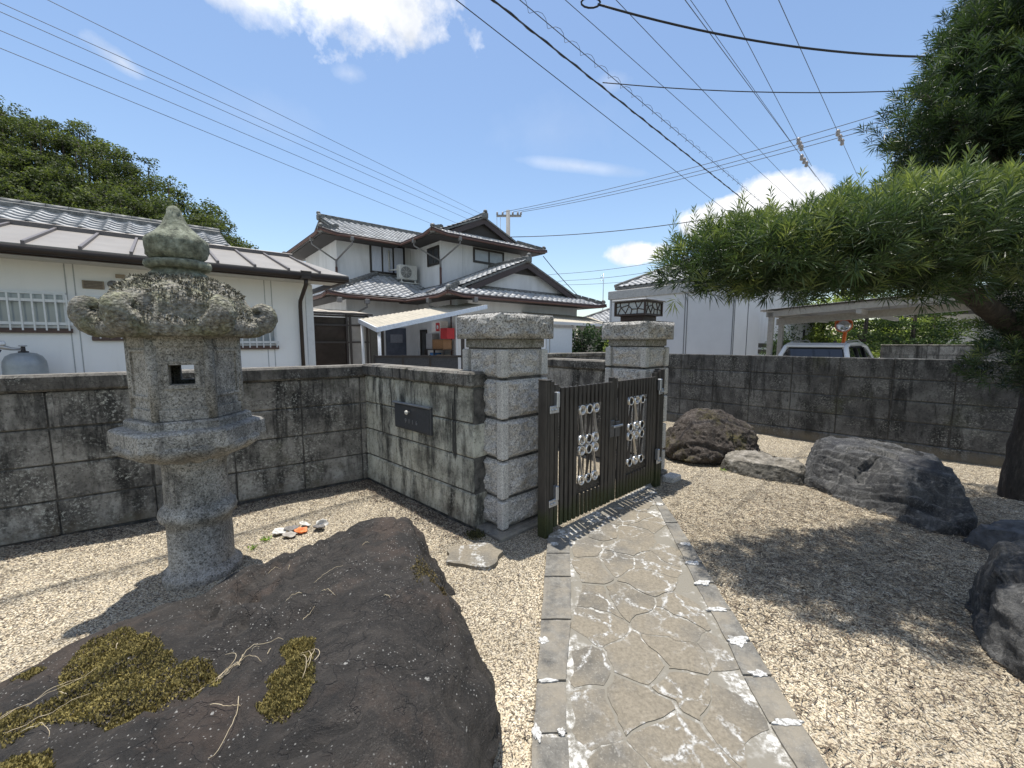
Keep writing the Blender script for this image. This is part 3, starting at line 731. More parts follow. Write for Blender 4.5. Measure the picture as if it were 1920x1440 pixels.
# ------------------------------------------------------------------ boulders
def boulder(name, label, pts, m, cuts=4, smooth=2, amp=.03, sc=3.0, seed=0, strata=0.0, target=16000, cat='boulder', chisel=16, facet=.04, split=26):
    bm = bmesh.new()
    for p in pts: bm.verts.new(p)
    r = bmesh.ops.convex_hull(bm, input=bm.verts)
    junk = list({e for e in r['geom_unused'] if isinstance(e, bmesh.types.BMVert)}|{e for e in r['geom_interior'] if isinstance(e, bmesh.types.BMVert)})
    if junk: bmesh.ops.delete(bm, geom=junk, context='VERTS')
    for i in range(9):
        if len(bm.faces) > target: break
        es = sorted(bm.edges, key=lambda e: -e.calc_length()); Lm = es[0].calc_length()
        bmesh.ops.subdivide_edges(bm, edges=[e for e in es if e.calc_length() > Lm*.5], cuts=1)
        bmesh.ops.triangulate(bm, faces=bm.faces[:])
        if i < 4:
            for _ in range(smooth): bmesh.ops.smooth_vert(bm, verts=bm.verts[:], factor=.17, use_axis_x=True, use_axis_y=True, use_axis_z=True)
    if smooth == 0:
        for _ in range(3): bmesh.ops.smooth_vert(bm, verts=bm.verts[:], factor=.5, use_axis_x=True, use_axis_y=True, use_axis_z=True)
    rc = random.Random(seed*31+5); cen = sum((v.co for v in bm.verts), Vector())/len(bm.verts)
    for _ in range(chisel):
        n_ = Vector((rc.gauss(0, 1), rc.gauss(0, 1), abs(rc.gauss(.2, .7)))).normalized(); sup = max((v.co-cen).dot(n_) for v in bm.verts); dcut = sup*rc.uniform(.90, .975)
        for v in bm.verts:
            e = (v.co-cen).dot(n_)-dcut
            if e > 0: v.co -= n_*e*.92
    bm.normal_update(); bm.verts.ensure_lookup_table()
    size_k = min(1.0, max(.5, max((v.co-cen).length for v in bm.verts)/1.2))
    for _ in range(split):                                  # local split faces
        kd = KDTree(len(bm.verts)) if _ % 20 == 0 else kd
        if _ % 20 == 0:
            for i_, v in enumerate(bm.verts): kd.insert(v.co, i_)
            kd.balance()
        v0 = bm.verts[rc.randrange(len(bm.verts))]; n_ = (v0.normal+Vector((rc.gauss(0, .12), rc.gauss(0, .12), rc.gauss(0, .08)))).normalized()
        p0 = v0.co-n_*rc.uniform(.002, .014)*size_k
        for co, i_, dist in kd.find_range(v0.co, rc.uniform(.14, .34)*size_k):
            v = bm.verts[i_]; e = (v.co-p0).dot(n_)
            if 0 < e < .05: v.co -= n_*e
    bm.normal_update()
    off = Vector((seed*5.1, seed*2.3, seed*1.9)); new = []
    for v in bm.verts:
        p = v.co+off
        d = amp*fbm(p, sc, 5)+amp*.35*fbm(p, sc*6, 3)
        # broken ledges
        rid = 1-abs(mnoise.noise(p*sc*.8)); d -= amp*1.2*max(0, rid-.86)*5; d += amp*.18*fbm(p, sc*16, 2)
        vf = mnoise.voronoi(p*sc*.9)[0]; d += amp*.9*(min(.5, vf[1]-vf[0])-.2); vf = mnoise.voronoi(p*1.7+Vector((3, 1, 2)))[0]; d += facet*(min(.45, vf[1]-vf[0])-.2)
        if strata:
            s = (p.z*1.0+p.x*.42+p.y*.30)*7.5+1.3*mnoise.noise(p*1.9)+.25*mnoise.noise(p*9); fr_ = s % 1; d += strata*((fr_ if fr_ < .88 else (1-fr_)*7.3)-.4)*(.6+.8*max(0, mnoise.noise(p*1.3)+.4))
        new.append(v.co+v.normal*d)
    for v, c in zip(bm.verts, new): v.co = c
    me = bpy.data.meshes.new(name); bm.to_mesh(me); bm.free()
    me.polygons.foreach_set('use_smooth', [True]*len(me.polygons)); me.materials.append(m)
    return tag(link(name, me), label, cat)

rock = boulder('boulder', 'huge dark flat-topped boulder with yellow moss patches in the left foreground',
    [(-.86, 2.74, .40), (-.66, 2.90, .30), (-.66, 3.04, .0), (-.36, 2.52, .0), (-.09, 2.02, -.04), (.05, 1.45, -.05), (.10, 1.0, -.05), (.08, .5, -.05),
     (-.58, 2.35, .42), (-.36, 1.70, .45), (-.38, 1.30, .48), (-.46, .95, .52), (-.22, .75, .42), (-.5, .45, .47), (-.20, 1.80, .30), (-.10, 1.3, .27), (-.08, .95, .3),
     (-1.58, 2.72, .14), (-1.72, 2.40, .17), (-1.98, 2.06, .16), (-2.1, 1.76, .16), (-2.25, 1.50, .16), (-2.4, 1.2, .1),
     (-1.2, 2.85, .0), (-1.6, 2.8, -.05), (-2.1, 2.15, -.05), (-2.45, 1.5, -.05), (-2.5, .9, -.05), (-1.2, .5, .42), (-1.7, .7, .34), (-1.9, .4, .1), (-1.2, 2.1, .27), (-1.0, 1.5, .38)],
    mm('rock_dark', m_rock_dark), smooth=0, amp=.015, sc=3.6, strata=.028, target=110000, chisel=26, facet=.06, split=110)
boulder('boulder', 'brown mossy rounded boulder behind the right gate post',
    [(1.92, 5.30, 0), (2.10, 4.95, 0), (2.9, 4.92, -.02), (3.38, 5.25, 0), (3.70, 5.8, 0), (3.3, 6.5, 0), (2.3, 6.4, 0), (2.05, 5.5, .30), (2.25, 5.5, .50), (2.6, 5.55, .72), (2.95, 5.7, .76), (3.38, 5.7, .55), (3.48, 5.5, .40), (2.9, 5.15, .40), (2.3, 5.15, .30), (2.7, 6.2, .6)],
    mm('rock_brown', m_rock_brown), smooth=2, amp=.045, sc=3.4, seed=2)
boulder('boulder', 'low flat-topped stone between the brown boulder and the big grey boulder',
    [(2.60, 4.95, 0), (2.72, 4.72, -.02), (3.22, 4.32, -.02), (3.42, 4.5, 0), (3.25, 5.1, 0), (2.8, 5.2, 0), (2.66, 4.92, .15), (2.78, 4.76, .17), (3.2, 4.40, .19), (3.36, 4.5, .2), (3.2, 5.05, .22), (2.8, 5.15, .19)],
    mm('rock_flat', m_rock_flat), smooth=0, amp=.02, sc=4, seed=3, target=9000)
boulder('boulder', 'big angular blue-grey boulder with pale veins beside the gravel on the right',
    [(3.24, 4.40, 0), (3.26, 4.05, -.02), (3.36, 3.55, -.02), (3.48, 3.18, -.02), (3.66, 3.08, -.02), (4.0, 3.30, 0), (4.45, 3.9, 0), (4.5, 4.7, 0), (3.6, 4.85, 0),
     (3.38, 4.42, .42), (3.52, 4.62, .50), (4.15, 4.62, .50), (4.30, 4.05, .46), (4.08, 3.66, .45), (3.88, 3.42, .40), (3.60, 3.85, .49), (3.82, 3.22, .22)],
    mm('rock_grey', m_rock_grey), smooth=0, amp=.014, sc=3.0, seed=5, strata=.018, target=40000, split=36)
boulder('boulder', 'long low slab-like grey stone at the right edge next to the big grey boulder',
    [(3.60, 3.10, 0), (3.58, 2.86, -.02), (3.66, 2.66, -.02), (4.6, 2.45, 0), (4.9, 2.8, 0), (4.6, 3.25, 0), (3.62, 3.06, .18), (3.66, 2.88, .19), (3.74, 2.72, .20), (4.6, 2.52, .2), (4.6, 3.2, .19)],
    mm('rock_flat_grey', flat((.075, .076, .08), .85, 0, .5, 9, .8)), smooth=0, amp=.018, sc=4, seed=6, target=9000)
boulder('boulder', 'dark grey boulder cut off by the right edge in the lower corner',
    [(2.41, 1.88, 0), (2.37, 1.6, -0.02), (2.59, 1.4, -0.02), (3.27, 1.3, 0), (3.77, 1.8, 0), (3.47, 2.5, 0), (2.77, 2.38, 0), (2.45, 1.86, 0.3), (2.53, 1.98, 0.42), (2.73, 2.18, 0.5), (3.27, 2.2, 0.5), (3.47, 1.7, 0.5), (2.72, 1.6, 0.44), (2.47, 1.58, 0.2)],
    mm('rock_grey', None), smooth=0, amp=.014, sc=3.2, seed=8, target=30000, strata=.016, split=26)

# moss cushions and dry roots on the foreground boulder
dg = None
bvh = BVHTree.FromPolygons([v.co for v in rock.data.vertices], [p.vertices[:] for p in rock.data.polygons])
def drop(x, y, top=2.0, tree=None):
    h = (tree or bvh).ray_cast(Vector((x, y, top)), Vector((0, 0, -1)))
    return h[0] if h[0] else None
def moss(poly, n, name='moss', col0=(.13, .105, .032), col1=(.36, .295, .10), hgt=.010):
    xs_ = [p[0] for p in poly]; ys_ = [p[1] for p in poly]; P, C = [], []
    while len(P) < n:
        x, y = random.uniform(min(xs_), max(xs_)), random.uniform(min(ys_), max(ys_))
        wob = .035*mnoise.noise(Vector((x*12, y*12, 0)))+random.gauss(0, .010)
        if not inside((x+wob, y-wob), poly): continue
        h = drop(x, y)
        if h is None: continue
        P.append((h.x, h.y, h.z-.002)); k = min(1, max(0, .45+.6*mnoise.noise(Vector((x*9, y*9, 4)))+random.uniform(-.3, .3)))
        C.append([a+(c-a)*k for a, c in zip(col0, col1)])
    P = np.array(P); C = np.repeat(np.array(C), 4, 0); n = len(P)
    D = RNG.normal(size=(n, 3))*.55; D[:, 2] = 1; D /= np.linalg.norm(D, axis=1)[:, None]
    bumpv = np.array([.6+.9*abs(mnoise.noise(Vector((p[0]*30, p[1]*30, 1)))) for p in P])
    V, F = leaves(P, D, hgt*RNG.uniform(.6, 1.5, n)*bumpv*1.3, RNG.uniform(.005, .009, n))
    o = link(name, mesh_np(name, V, F, mm('moss', m_moss), C), rock); tag(o, kind='stuff'); return o
moss([(-1.806, 1.483), (-1.929, 1.675), (-1.897, 1.761), (-1.80, 1.79), (-1.495, 1.598), (-1.316, 1.466), (-1.198, 1.491), (-1.047, 1.344), (-1.028, 1.28), (-1.198, 1.325), (-1.22, 1.225), (-1.261, 1.169), (-1.442, 1.257), (-1.572, 1.262), (-1.80, 1.16), (-1.90, 1.30), (-1.662, 1.36)], 20000)
moss([(-.874, 1.415), (-.836, 1.477), (-.769, 1.468), (-.725, 1.34), (-.65, 1.227), (-.666, 1.171), (-.729, 1.119), (-.804, 1.158), (-.803, 1.214), (-.81, 1.273), (-.787, 1.315)], 7000)
moss([(-1.609, 1.098), (-1.52, 1.143), (-1.38, 1.09), (-1.281, 1.011), (-1.45, .92), (-1.6, .98)], 4000)
moss([(-2.158, 1.602), (-2.077, 1.635), (-1.992, 1.602), (-1.995, 1.527)], 900)
moss([(-.528, 2.002), (-.479, 2.377), (-.405, 2.148), (-.441, 1.803)], 900, 'moss', (.10, .08, .03), (.22, .17, .07))
moss([(-.40, 1.92), (-.33, 1.96), (-.32, 1.86), (-.39, 1.84)], 400, 'moss', (.07, .05, .02), (.16, .12, .05))
roots = MB()
def strand(x, y, a, L, curl, lift=.006, r=.0014):
    pts = []; 
    for k in range(14):
        h = drop(x, y)
        if h is None: break
        pts.append((x, y, h.z+lift+.014*math.sin(k/13*math.pi)*random.uniform(.4, 1))); x += math.cos(a)*L/13; y += math.sin(a)*L/13; a += curl/13+random.uniform(-.12, .12)
    if len(pts) > 3: roots.tube(pts, [r*(1-.5*i/len(pts)) for i in range(len(pts))], 5)
for i in range(9): strand(-1.05+random.uniform(-.05, .05), 1.34+random.uniform(-.04, .05), random.uniform(.6, 2.8), random.uniform(.08, .20), random.uniform(-2.5, 2.5), .012)
for i in range(4): strand(-1.75+random.uniform(-.15, .15), 1.22+random.uniform(-.06, .08), random.uniform(0, 1.2), random.uniform(.15, .3), random.uniform(-1, 1), .012)
for i in range(4): strand(-.70+random.uniform(-.02, .02), 1.28+random.uniform(-.06, .06), random.uniform(1, 2.2), .12, 1.4, .01)
strand(-.98, 1.20, .1, .12, -1.0); strand(-.90, 1.22, -1.0, .22, -.9); strand(-1.0, 1.93, .7, .14, .3)
for i in range(10): strand(random.uniform(-1.8, -.4), random.uniform(1.1, 2.3), random.uniform(0, 6), random.uniform(.03, .09), random.uniform(-1, 1), .003, .0016)
roots.build('dry_roots', mm('straw', m_straw), rock)['kind'] = 'stuff'

# ------------------------------------------------------------------ stone lantern
LX, LY = -2.165, 2.70
LAN = thing('stone_lantern', 'tall weathered granite garden lantern with lichen-covered roof and square light window', 'lantern', (LX, LY, 0), R(32))
lg, ll, lf = mm('lantern_granite', m_lantern), mm('lantern_lichen', m_lichen), mm('lantern_finial', m_finial)
def rough(mb, amp, sc, seed=0):
    mb.v = [tuple(Vector(p)+Vector((fbm(Vector(p)+Vector((seed, 0, 0)), sc, 3), fbm(Vector(p)+Vector((7, seed, 0)), sc, 3), .5*fbm(Vector(p)+Vector((0, 9, seed)), sc, 3)))*amp) for p in mb.v]; return mb
sh = [(.228, -.05), (.228, .035), (.222, .05), (.205, .055), (.20, .075), (.188, .085)]+[(.186-.004*k/6, .09+.30*k/6) for k in range(7)]
sh += [(.190, .395), (.190, .405), (.212, .42), (.222, .45), (.214, .485), (.198, .497), (.193, .505), (.185, .515)]+[(.180-.003*k/6, .52+.27*k/6) for k in range(7)]+[(.19, .80), (.19, .83)]
rough(MB().lathe(sh, 56), .0035, 9).build('shaft', lg, LAN)
# lotus bowl under the hexagonal platform
mb = MB(); n = 72; vs, fs = [], []
prof = [(.185, .83), (.24, .852), (.31, .882), (.355, .918), (.37, .945), (.34, .97)]
for r, z in prof:
    for k in range(n):
        a = 2*math.pi*k/n; pet = abs(math.sin(6*a)); vs.append(((r*(1+.06*pet*(z-.83)/.1))*math.cos(a), (r*(1+.06*pet*(z-.83)/.1))*math.sin(a), z-.016*pet*(z < .93)))
for i in range(len(prof)-1):
    for k in range(n): fs.append((i*n+k, i*n+(k+1) % n, (i+1)*n+(k+1) % n, (i+1)*n+k))
mb.add(vs, fs, True); rough(mb, .004, 12).build('lotus_bowl', lg, LAN)
def hexlathe(prof, amp=.004, sc=8, sub=6, phase=0.0, seed=0):
    """six-sided solid with subdivided sides"""
    vs, fs = [], []; n = 6*sub
    for r, z in prof:
        for k in range(6):
            a0, a1 = phase+math.pi/3*k, phase+math.pi/3*(k+1)
            for j in range(sub):
                t_ = j/sub; vs.append((r*(math.cos(a0)*(1-t_)+math.cos(a1)*t_), r*(math.sin(a0)*(1-t_)+math.sin(a1)*t_), z))
    for i in range(len(prof)-1):
        for k in range(n): fs.append((i*n+k, i*n+(k+1) % n, (i+1)*n+(k+1) % n, (i+1)*n+k))
    fs.append(tuple(reversed(range(n)))); fs.append(tuple((len(prof)-1)*n+k for k in range(n)))
    return rough(MB().add(vs, fs), amp, sc, seed)
hexlathe([(.385, .935), (.415, .938), (.42, .95), (.42, 1.04), (.412, 1.05), (.40, 1.056), (.345, 1.060), (.342, 1.10), (.33, 1.11)], .005, 9, 12).build('platform', lg, LAN)
# light box: six posts, panels, and the square window through front and back
fb = thing('x', None, None) if False else None
R6 = .285; z0, z1 = 1.112, 1.632; ap = R6*math.cos(math.pi/6)
box = MB()
for k in range(6):
    am = math.pi/3*k+math.pi/6; mx = Matrix.Rotation(am-math.pi/2, 4, 'Z')   # +y outward
    w = R6/2
    def pan(x0, x1, a, c, y=0.0): box.box((x0, ap-.075, a), (x1, ap+y, c), mx)
    if k in (1, 4):
        pan(-w+.004, -.062, z0, z1); pan(.062, w-.004, z0, z1); pan(-.062, .062, z0, 1.335); pan(-.062, .062, 1.455, z1)
        for (a, c, e, g_) in ((-.088, -.064, 1.31, 1.48), (.064, .088, 1.31, 1.48), (-.064, .064, 1.31, 1.333), (-.064, .064, 1.457, 1.48)): box.box((a, ap-.01, e), (c, ap+.012, g_), mx)
    elif k in (0, 2, 3, 5):
        pan(-w+.004, w-.004, z0, z1)
        box.box((-w+.03, ap-.01, 1.25), (-w+.045, ap+.012, 1.55), mx); box.box((w-.045, ap-.01, 1.25), (w-.03, ap+.012, 1.55), mx)
        box.box((-w+.045, ap-.01, 1.535), (w-.045, ap+.012, 1.55), mx); box.box((-w+.045, ap-.01, 1.25), (w-.045, ap+.012, 1.265), mx)
    box.box((-w+.002, ap-.02, z0+.002), (w-.002, ap+.012, z0+.07), mx); box.box((-w+.002, ap-.02, z1-.062), (w-.002, ap+.012, z1-.002), mx)
    a = math.pi/3*k; box.lathe([(.03, z0), (.03, z1)], 8, Matrix.Translation((R6*.955*math.cos(a), R6*.955*math.sin(a), 0)))
rough(box, .002, 30); box.build('light_box', lg, LAN)
# roof: lobed mushroom cap with curled corners
n = 120; prof = []
for i in range(26):
    s = i/25                                     # 0 bottom centre edge .. 1 top
    prof.append(s)
vs, fs = [], []
for i, s in enumerate(prof):
    for k in range(n):
        a = 2*math.pi*k/n; c6 = .5+.5*math.cos(6*a)          # 1 at corners
        if s < .12: u_ = s/.12; r = .30+(.385+.04*c6**2-.30)*u_; z = 1.632-.002*u_+.006*c6*u_
        elif s < .38:
            u_ = (s-.12)/.26; r = .385+.04*c6**2+.034*math.sin(u_*math.pi)-.02*u_; z = 1.632+.125*u_+.006*c6+.01*c6**2*u_
        else:
            u_ = (s-.38)/.62; e = .365+.04*c6**2*(1-u_)**2
            r = e*(1-u_**1.9)+.13*u_**1.9; z = 1.757+.016*c6**2*(1-u_)**2.5+.245*math.sin(u_*math.pi/2)**1.1
        p = Vector((r*math.cos(a), r*math.sin(a), z)); w_ = .018 if s > .3 else .008
        p += Vector((math.cos(a), math.sin(a), .8))*w_*fbm(p, 9, 5)
        if s > .3: p.z += .010*max(0, fbm(p, 26, 3))
        vs.append(tuple(p))
for i in range(len(prof)-1):
    for k in range(n): fs.append((i*n+k, i*n+(k+1) % n, (i+1)*n+(k+1) % n, (i+1)*n+k))
fs.append(tuple(reversed(range(n)))); fs.append(tuple((len(prof)-1)*n+k for k in range(n)))
MB().add(vs, fs, True).build('roof', ll, LAN)
def fern(k):
    """one curled roof corner: thick stem rising into a scroll"""
    a = math.pi/3*k; d_ = Vector((math.cos(a), math.sin(a), 0)); pts, rs = [], []
    path = [(.30, 1.705, .082), (.355, 1.700, .082), (.40, 1.705, .082), (.442, 1.726, .080), (.464, 1.760, .075), (.462, 1.800, .067), (.438, 1.822, .056), (.412, 1.812, .044), (.406, 1.79, .025)]
    mb = MB(); P = [d_*r+Vector((0, 0, z)) for r, z, _ in path]
    # resample
    PP, RR = [], []
    for i in range(len(path)-1):
        for j in range(4): t_ = j/4; PP.append(P[i].lerp(P[i+1], t_)); RR.append(path[i][2]*(1-t_)+path[i+1][2]*t_)
    PP.append(P[-1]); RR.append(path[-1][2])
    mb.tube(PP, RR, 18)
    mb.v = [tuple(Vector(p)+(Vector(p)-d_*.5-Vector((0, 0, 1.73))).normalized()*(.012*fbm(p, 12, 4)+.006*fbm(p, 40, 2))) for p in mb.v]
    mb.build('curled_corner', ll, LAN)
for k in range(6): fern(k)
rough(MB().lathe([(.10, 1.97), (.15, 1.985), (.16, 2.0), (.15, 2.03), (.128, 2.05), (.128, 2.06)], 40), .008, 11).build('finial_neck', lf, LAN)
rough(MB().lathe([(.12, 2.058), (.165, 2.064), (.176, 2.085), (.170, 2.108), (.14, 2.118), (.11, 2.12)], 40), .009, 11, 3).build('finial_ring', lf, LAN)
mb = MB().lathe([(.11, 2.118), (.135, 2.124), (.158, 2.15), (.165, 2.19), (.166, 2.225), (.160, 2.25), (.135, 2.272), (.10, 2.30), (.072, 2.335), (.052, 2.37), (.042, 2.405), (.036, 2.43), (.028, 2.45), (.012, 2.462)], 48)
rough(rough(mb, .014, 11, 5), .006, 45, 2).build('finial_jewel', lf, LAN)
# hairy lichen tufts on the roof
P, D = [], []
roof_bvh = BVHTree.FromPolygons([Vector(v) for v in vs], fs)
for _ in range(9000):
    a = random.uniform(0, 6.283); r = math.sqrt(random.random())*.47
    h = roof_bvh.ray_cast(Vector((r*math.cos(a), r*math.sin(a), 3)), Vector((0, 0, -1)))
    if h[0] is None or mnoise.noise(h[0]*11) < -.12: continue
    P.append(h[0]); D.append(h[1]+Vector((random.gauss(0, .6), random.gauss(0, .6), random.gauss(.2, .4))))
P = np.array([p[:] for p in P]); D = np.array([d_[:] for d_ in D]); D /= np.linalg.norm(D, axis=1)[:, None]
V, F = leaves(P, D, RNG.uniform(.008, .026, len(P)), RNG.uniform(.006, .013, len(P)))
k = RNG.uniform(0, 1, len(P)); C = np.repeat(np.array([.075, .07, .05])+k[:, None]**2*np.array([.32, .30, .24]), 4, 0)
tag(link('lichen', mesh_np('lichen', V, F, mm('moss', None), C), LAN), kind='stuff')

# ------------------------------------------------------------------ white single-storey house on the left
EA = R(40)
WH = thing('white_house', 'low white house with brown seamed metal roof behind the lantern', 'house', (-3.58, 7.35, 0), EA)
ww = mm('wall_white', m_wall_white); brown = mm('fascia_brown', flat((.035, .026, .022), .5, .2)); alu = mm('aluminium_white', flat((.62, .64, .66), .4, .2, .06))
wall = MB().box((-9, 0, -.1), (0, 5.5, 2.62)).build('wall', ww, WH)
for x in (-.62, -.72, -2.90, -2.98): MB().box((x-.006, -.004, -.1), (x+.006, .0, 2.62)).build('panel_joint', mm('joint_grey', flat((.40, .42, .43), .9)), wall)
MB().box((-.10, -.018, -.1), (.02, .10, 2.6), None, .004).build('corner_trim', alu, wall)
MB().box((-9, -.50, 2.615), (.38, 0.02, 2.635)).build('soffit', mm('soffit', flat((.50, .50, .48), .9)), WH)
MB().box((-9, -.56, 2.60), (.43, -.50, 2.70), None, .006).build('fascia', brown, WH)
MB().box((.36, -.50, 2.60), (.42, 5.6, 2.68)).build('gable_fascia', brown, WH)
gut = MB(); 
gut.tube([(-9, -.615, 2.665), (.45, -.615, 2.665)], .058, 10); gut.build('gutter', brown, WH)
MB().box((-.30, -.67, 2.60), (-.14, -.55, 2.74), None, .01).build('rainwater_head', brown, WH)
MB().tube([(-.22, -.62, 2.60), (-.22, -.60, 2.52), (-.20, -.09, 2.30), (-.20, -.06, 2.2), (-.20, -.06, -.1)], .032, 8).build('downpipe', brown, WH)
# seamed metal roof pans and battens
rm = mm('roof_metal', m_roof_metal); rb = mm('roof_batten', flat((.12, .105, .10), .5, .1)); y0, y1, za, zb = -.66, 1.46, 2.715, 3.30
k = 0; x = .44
pitch = .455
while x > -9:
    xa, xb = max(-9, x-pitch), x
    def pt(px, py): return (px, py, za+(zb-za)*(py-y0)/(y1-y0))
    if k == 0: top = [pt(xb, y0), pt(xb-.40, y1), pt(xa, y1) if xb-.40 > xa else pt(xb-.41, y1), pt(xa, y0)]
    else: top = [pt(xb-.012, y0), pt(xb-.012, y1), pt(xa+.012, y1), pt(xa+.012, y0)]
    MB().slab(top, .03).build('roof_pan', rm, WH)
    if k > 0:
        MB().slab([(xb-.016, y0-.01, za+.035), (xb+.016, y0-.01, za+.035), (xb+.016, y1, zb+.035), (xb-.016, y1, zb+.035)][::1], .06).build('roof_batten', rb, WH)
    x -= pitch; k += 1
MB().box((-9, y1-.03, zb-.02), (.05, y1+.10, zb+.07), None, .01).build('roof_step', rb, WH)
MB().box((-9, y1+.05, 2.6), (0, 5.3, zb)).build('attic_wall', ww, WH)
# tiled upper roof
tj = mm('tile_run', m_tile_joint); tl = mm('roof_tile', m_tile); rg = mm('ridge_tile', m_ridge)
def tile_profile(w=.27, n=9):
    out = []
    for i in range(n+1):
        u_ = i/n; out.append((u_*w, .034*math.exp(-((u_-.82)/.15)**2)+.012*math.exp(-((u_-.0)/.10)**2)-.012*math.sin(u_*math.pi)))
    return out
def tile_mesh(m, w=.27, l=.27, th=.022):
    pr = tile_profile(w); n = len(pr); vs = [(x_, -.02, z_+.030) for x_, z_ in pr]+[(x_, l-.02, z_+.004) for x_, z_ in pr]+[(x_, -.02, z_+.030-th) for x_, z_ in pr]
    fs = [(i, i+1, n+i+1, n+i) for i in range(n-1)]+[(2*n+i, 2*n+i+1, i+1, i) for i in range(n-1)]
    me = MB().add(vs, fs, True).mesh('roof_tile', m); return me
TM = tile_mesh(tl)
def tiles_on(x0, x1, ya, yb, z0, slope, ok=lambda x_, y_: True, axis='q', w=.27, e=.235):
    """tile transforms on a plane: eave line along x from x0 to x1 at y=ya, rising towards yb (axis q) ; axis p swaps roles"""
    out = []; c = math.cos(math.atan(slope)); rows = int(abs(yb-ya)/(e*c))+1; cols = int(abs(x1-x0)/w)+1
    for r in range(rows):
        y_ = ya+r*e*c
        for k_ in range(cols):
            x_ = x0+k_*w
            if ok(x_+w/2, y_+e*c/2): out.append((x_, y_, z0+slope*(y_-ya)))
    return out
def merge_tiles(name, M, parent, me=TM, m=tj):
    v0 = np.array([v.co[:] for v in me.vertices]); f0 = np.array([p.vertices[:] for p in me.polygons]); Vs, Fs = [], []
    for i, mx_ in enumerate(M):
        a = np.array(mx_); Vs.append(v0 @ a[:3, :3].T+a[:3, 3]); Fs.append(f0+i*len(v0))
    if not M: return
    o = link(name, mesh_np(name, np.concatenate(Vs), np.concatenate(Fs), m, smooth=True), parent); return tag(o, kind='stuff')
sl = .42
tr_ = tiles_on(-3.98, -1.05, y1+.02, 2.68, zb+.06, .36)
rotq = Matrix.Rotation(math.atan(.36), 4, 'X')
for x_, y_, z_ in tr_: link('roof_tile', TM, WH).matrix_local = Matrix.Translation((x_, y_, z_)) @ rotq
MB().slab([(-4.0, y1, zb+.05), (-.95, y1, zb+.05), (-1.05, 2.68, zb+.05+.36*1.22), (-3.95, 2.68, zb+.05+.36*1.22)], .08).build('tile_bed', rg, WH)
MB().slab([(-4.0, 4.6, zb-.1), (-3.95, 2.68, zb+.05+.36*1.22), (-1.05, 2.68, zb+.05+.36*1.22), (-.95, 4.6, zb-.1)][::-1], .08).build('back_slope', rg, WH)
MB().box((-4.0, 2.58, zb+.40), (-1.03, 2.80, zb+.56), None, .01).build('ridge_course', rg, WH)
for i in range(11): MB().tube([(-3.98+i*.268, 2.69, zb+.575), (-3.98+i*.268+.262, 2.69, zb+.575)], .058, 8).build('ridge_cap', rg, WH)
MB().box((-4.08, 2.60, zb+.44), (-3.97, 2.78, zb+.70), None, .03).build('ridge_end', rg, WH)
# vents, windows with grilles
vt = mm('vent_tan', flat((.30, .25, .19), .6)); dk = mm('dark_brown', flat((.028, .022, .019), .5)); vn = MB().box((-.105, -.02, -.055), (.105, .0, .055), None, .004).build('vent', vt, WH, (-2.725, 0, 2.36))
for i in range(5): MB().box((-.09, -.026, -.045+i*.019), (.09, -.018, -.036+i*.019)).build('slat', mm('vent_slat', flat((.13, .10, .075), .6)), vn)
hd = MB().lathe([(.055, 0), (.055, .03), (.04, .055), (.01, .06)], 16, Matrix.Rotation(R(90), 4, 'X')).build('vent_hood', mm('hood_grey', flat((.18, .18, .19), .4, .3)), WH, (-2.535, 0, 2.38))
MB().box((-.05, -.035, -.025), (.05, 0, .025), None, .004).build('junction_box', vt, WH, (-2.45, 0, 2.50))
gdark = mm('glass_dark', m_glass_dark); curt = mm('curtain', flat((.50, .53, .56), .9, 0, .1, 30)); gpane = mm('window_pane', lambda b: {'Base Color': (.30, .34, .36), 'Roughness': .08, 'Specular IOR Level': .7})
def grille_window(x0, x1, z0_, z1_, gx0, gx1):
    w_ = MB()
    for a, c in (((x0-.03, -.03, z0_-.03), (x1+.03, .0, z0_)), ((x0-.03, -.03, z1_), (x1+.03, 0, z1_+.03)), ((x0-.03, -.03, z0_), (x0, 0, z1_)), ((x1, -.03, z0_), (x1+.03, 0, z1_)), (((x0+x1)/2-.02, -.025, z0_), ((x0+x1)/2+.02, 0, z1_))): w_.box(a, c)
    win = w_.build('window', alu, WH)
    MB().box((x0, -.008, z0_), ((x0+x1)/2-.02, -.003, z1_)).build('pane', gpane, win); MB().box(((x0+x1)/2+.02, -.008, z0_), (x1, -.003, z1_)).build('pane', gpane, win)
    MB().box((x0-.04, -.05, z0_-.09), (x1+.06, .0, z0_-.032), None, .005).build('sill', mm('sill_brown', flat((.10, .068, .06), .7)), win)
    g_ = MB().box((gx0, -.10, z0_+.01), (gx1, -.088, z0_+.045)).build('grille', alu, WH)
    MB().box((gx0, -.10, z1_-.10), (gx1, -.088, z1_-.065)).build('grille_rail', alu, g_)
    n_ = int((gx1-gx0)/.098); bm_ = MB().box((-.008, -.112, z0_-.06), (.008, -.10, z1_+.0)).mesh('grille_bar', alu)
    for i in range(n_+1): link('grille_bar', bm_, g_, (gx0+.03+i*(gx1-gx0-.06)/n_, 0, 0))
grille_window(-4.3, -3.02, 1.80, 2.20, -4.4, -2.75)
grille_window(-2.75, -2.0, 1.70, 2.18, -2.73, -1.95)
grille_window(-1.55, -.62, 1.56, 2.12, -1.6, -.57)
for x in (-1.6, -.6): MB().box((x-.02, -.09, 1.55), (x+.02, 0, 1.59)).build('grille_bracket', alu, WH)

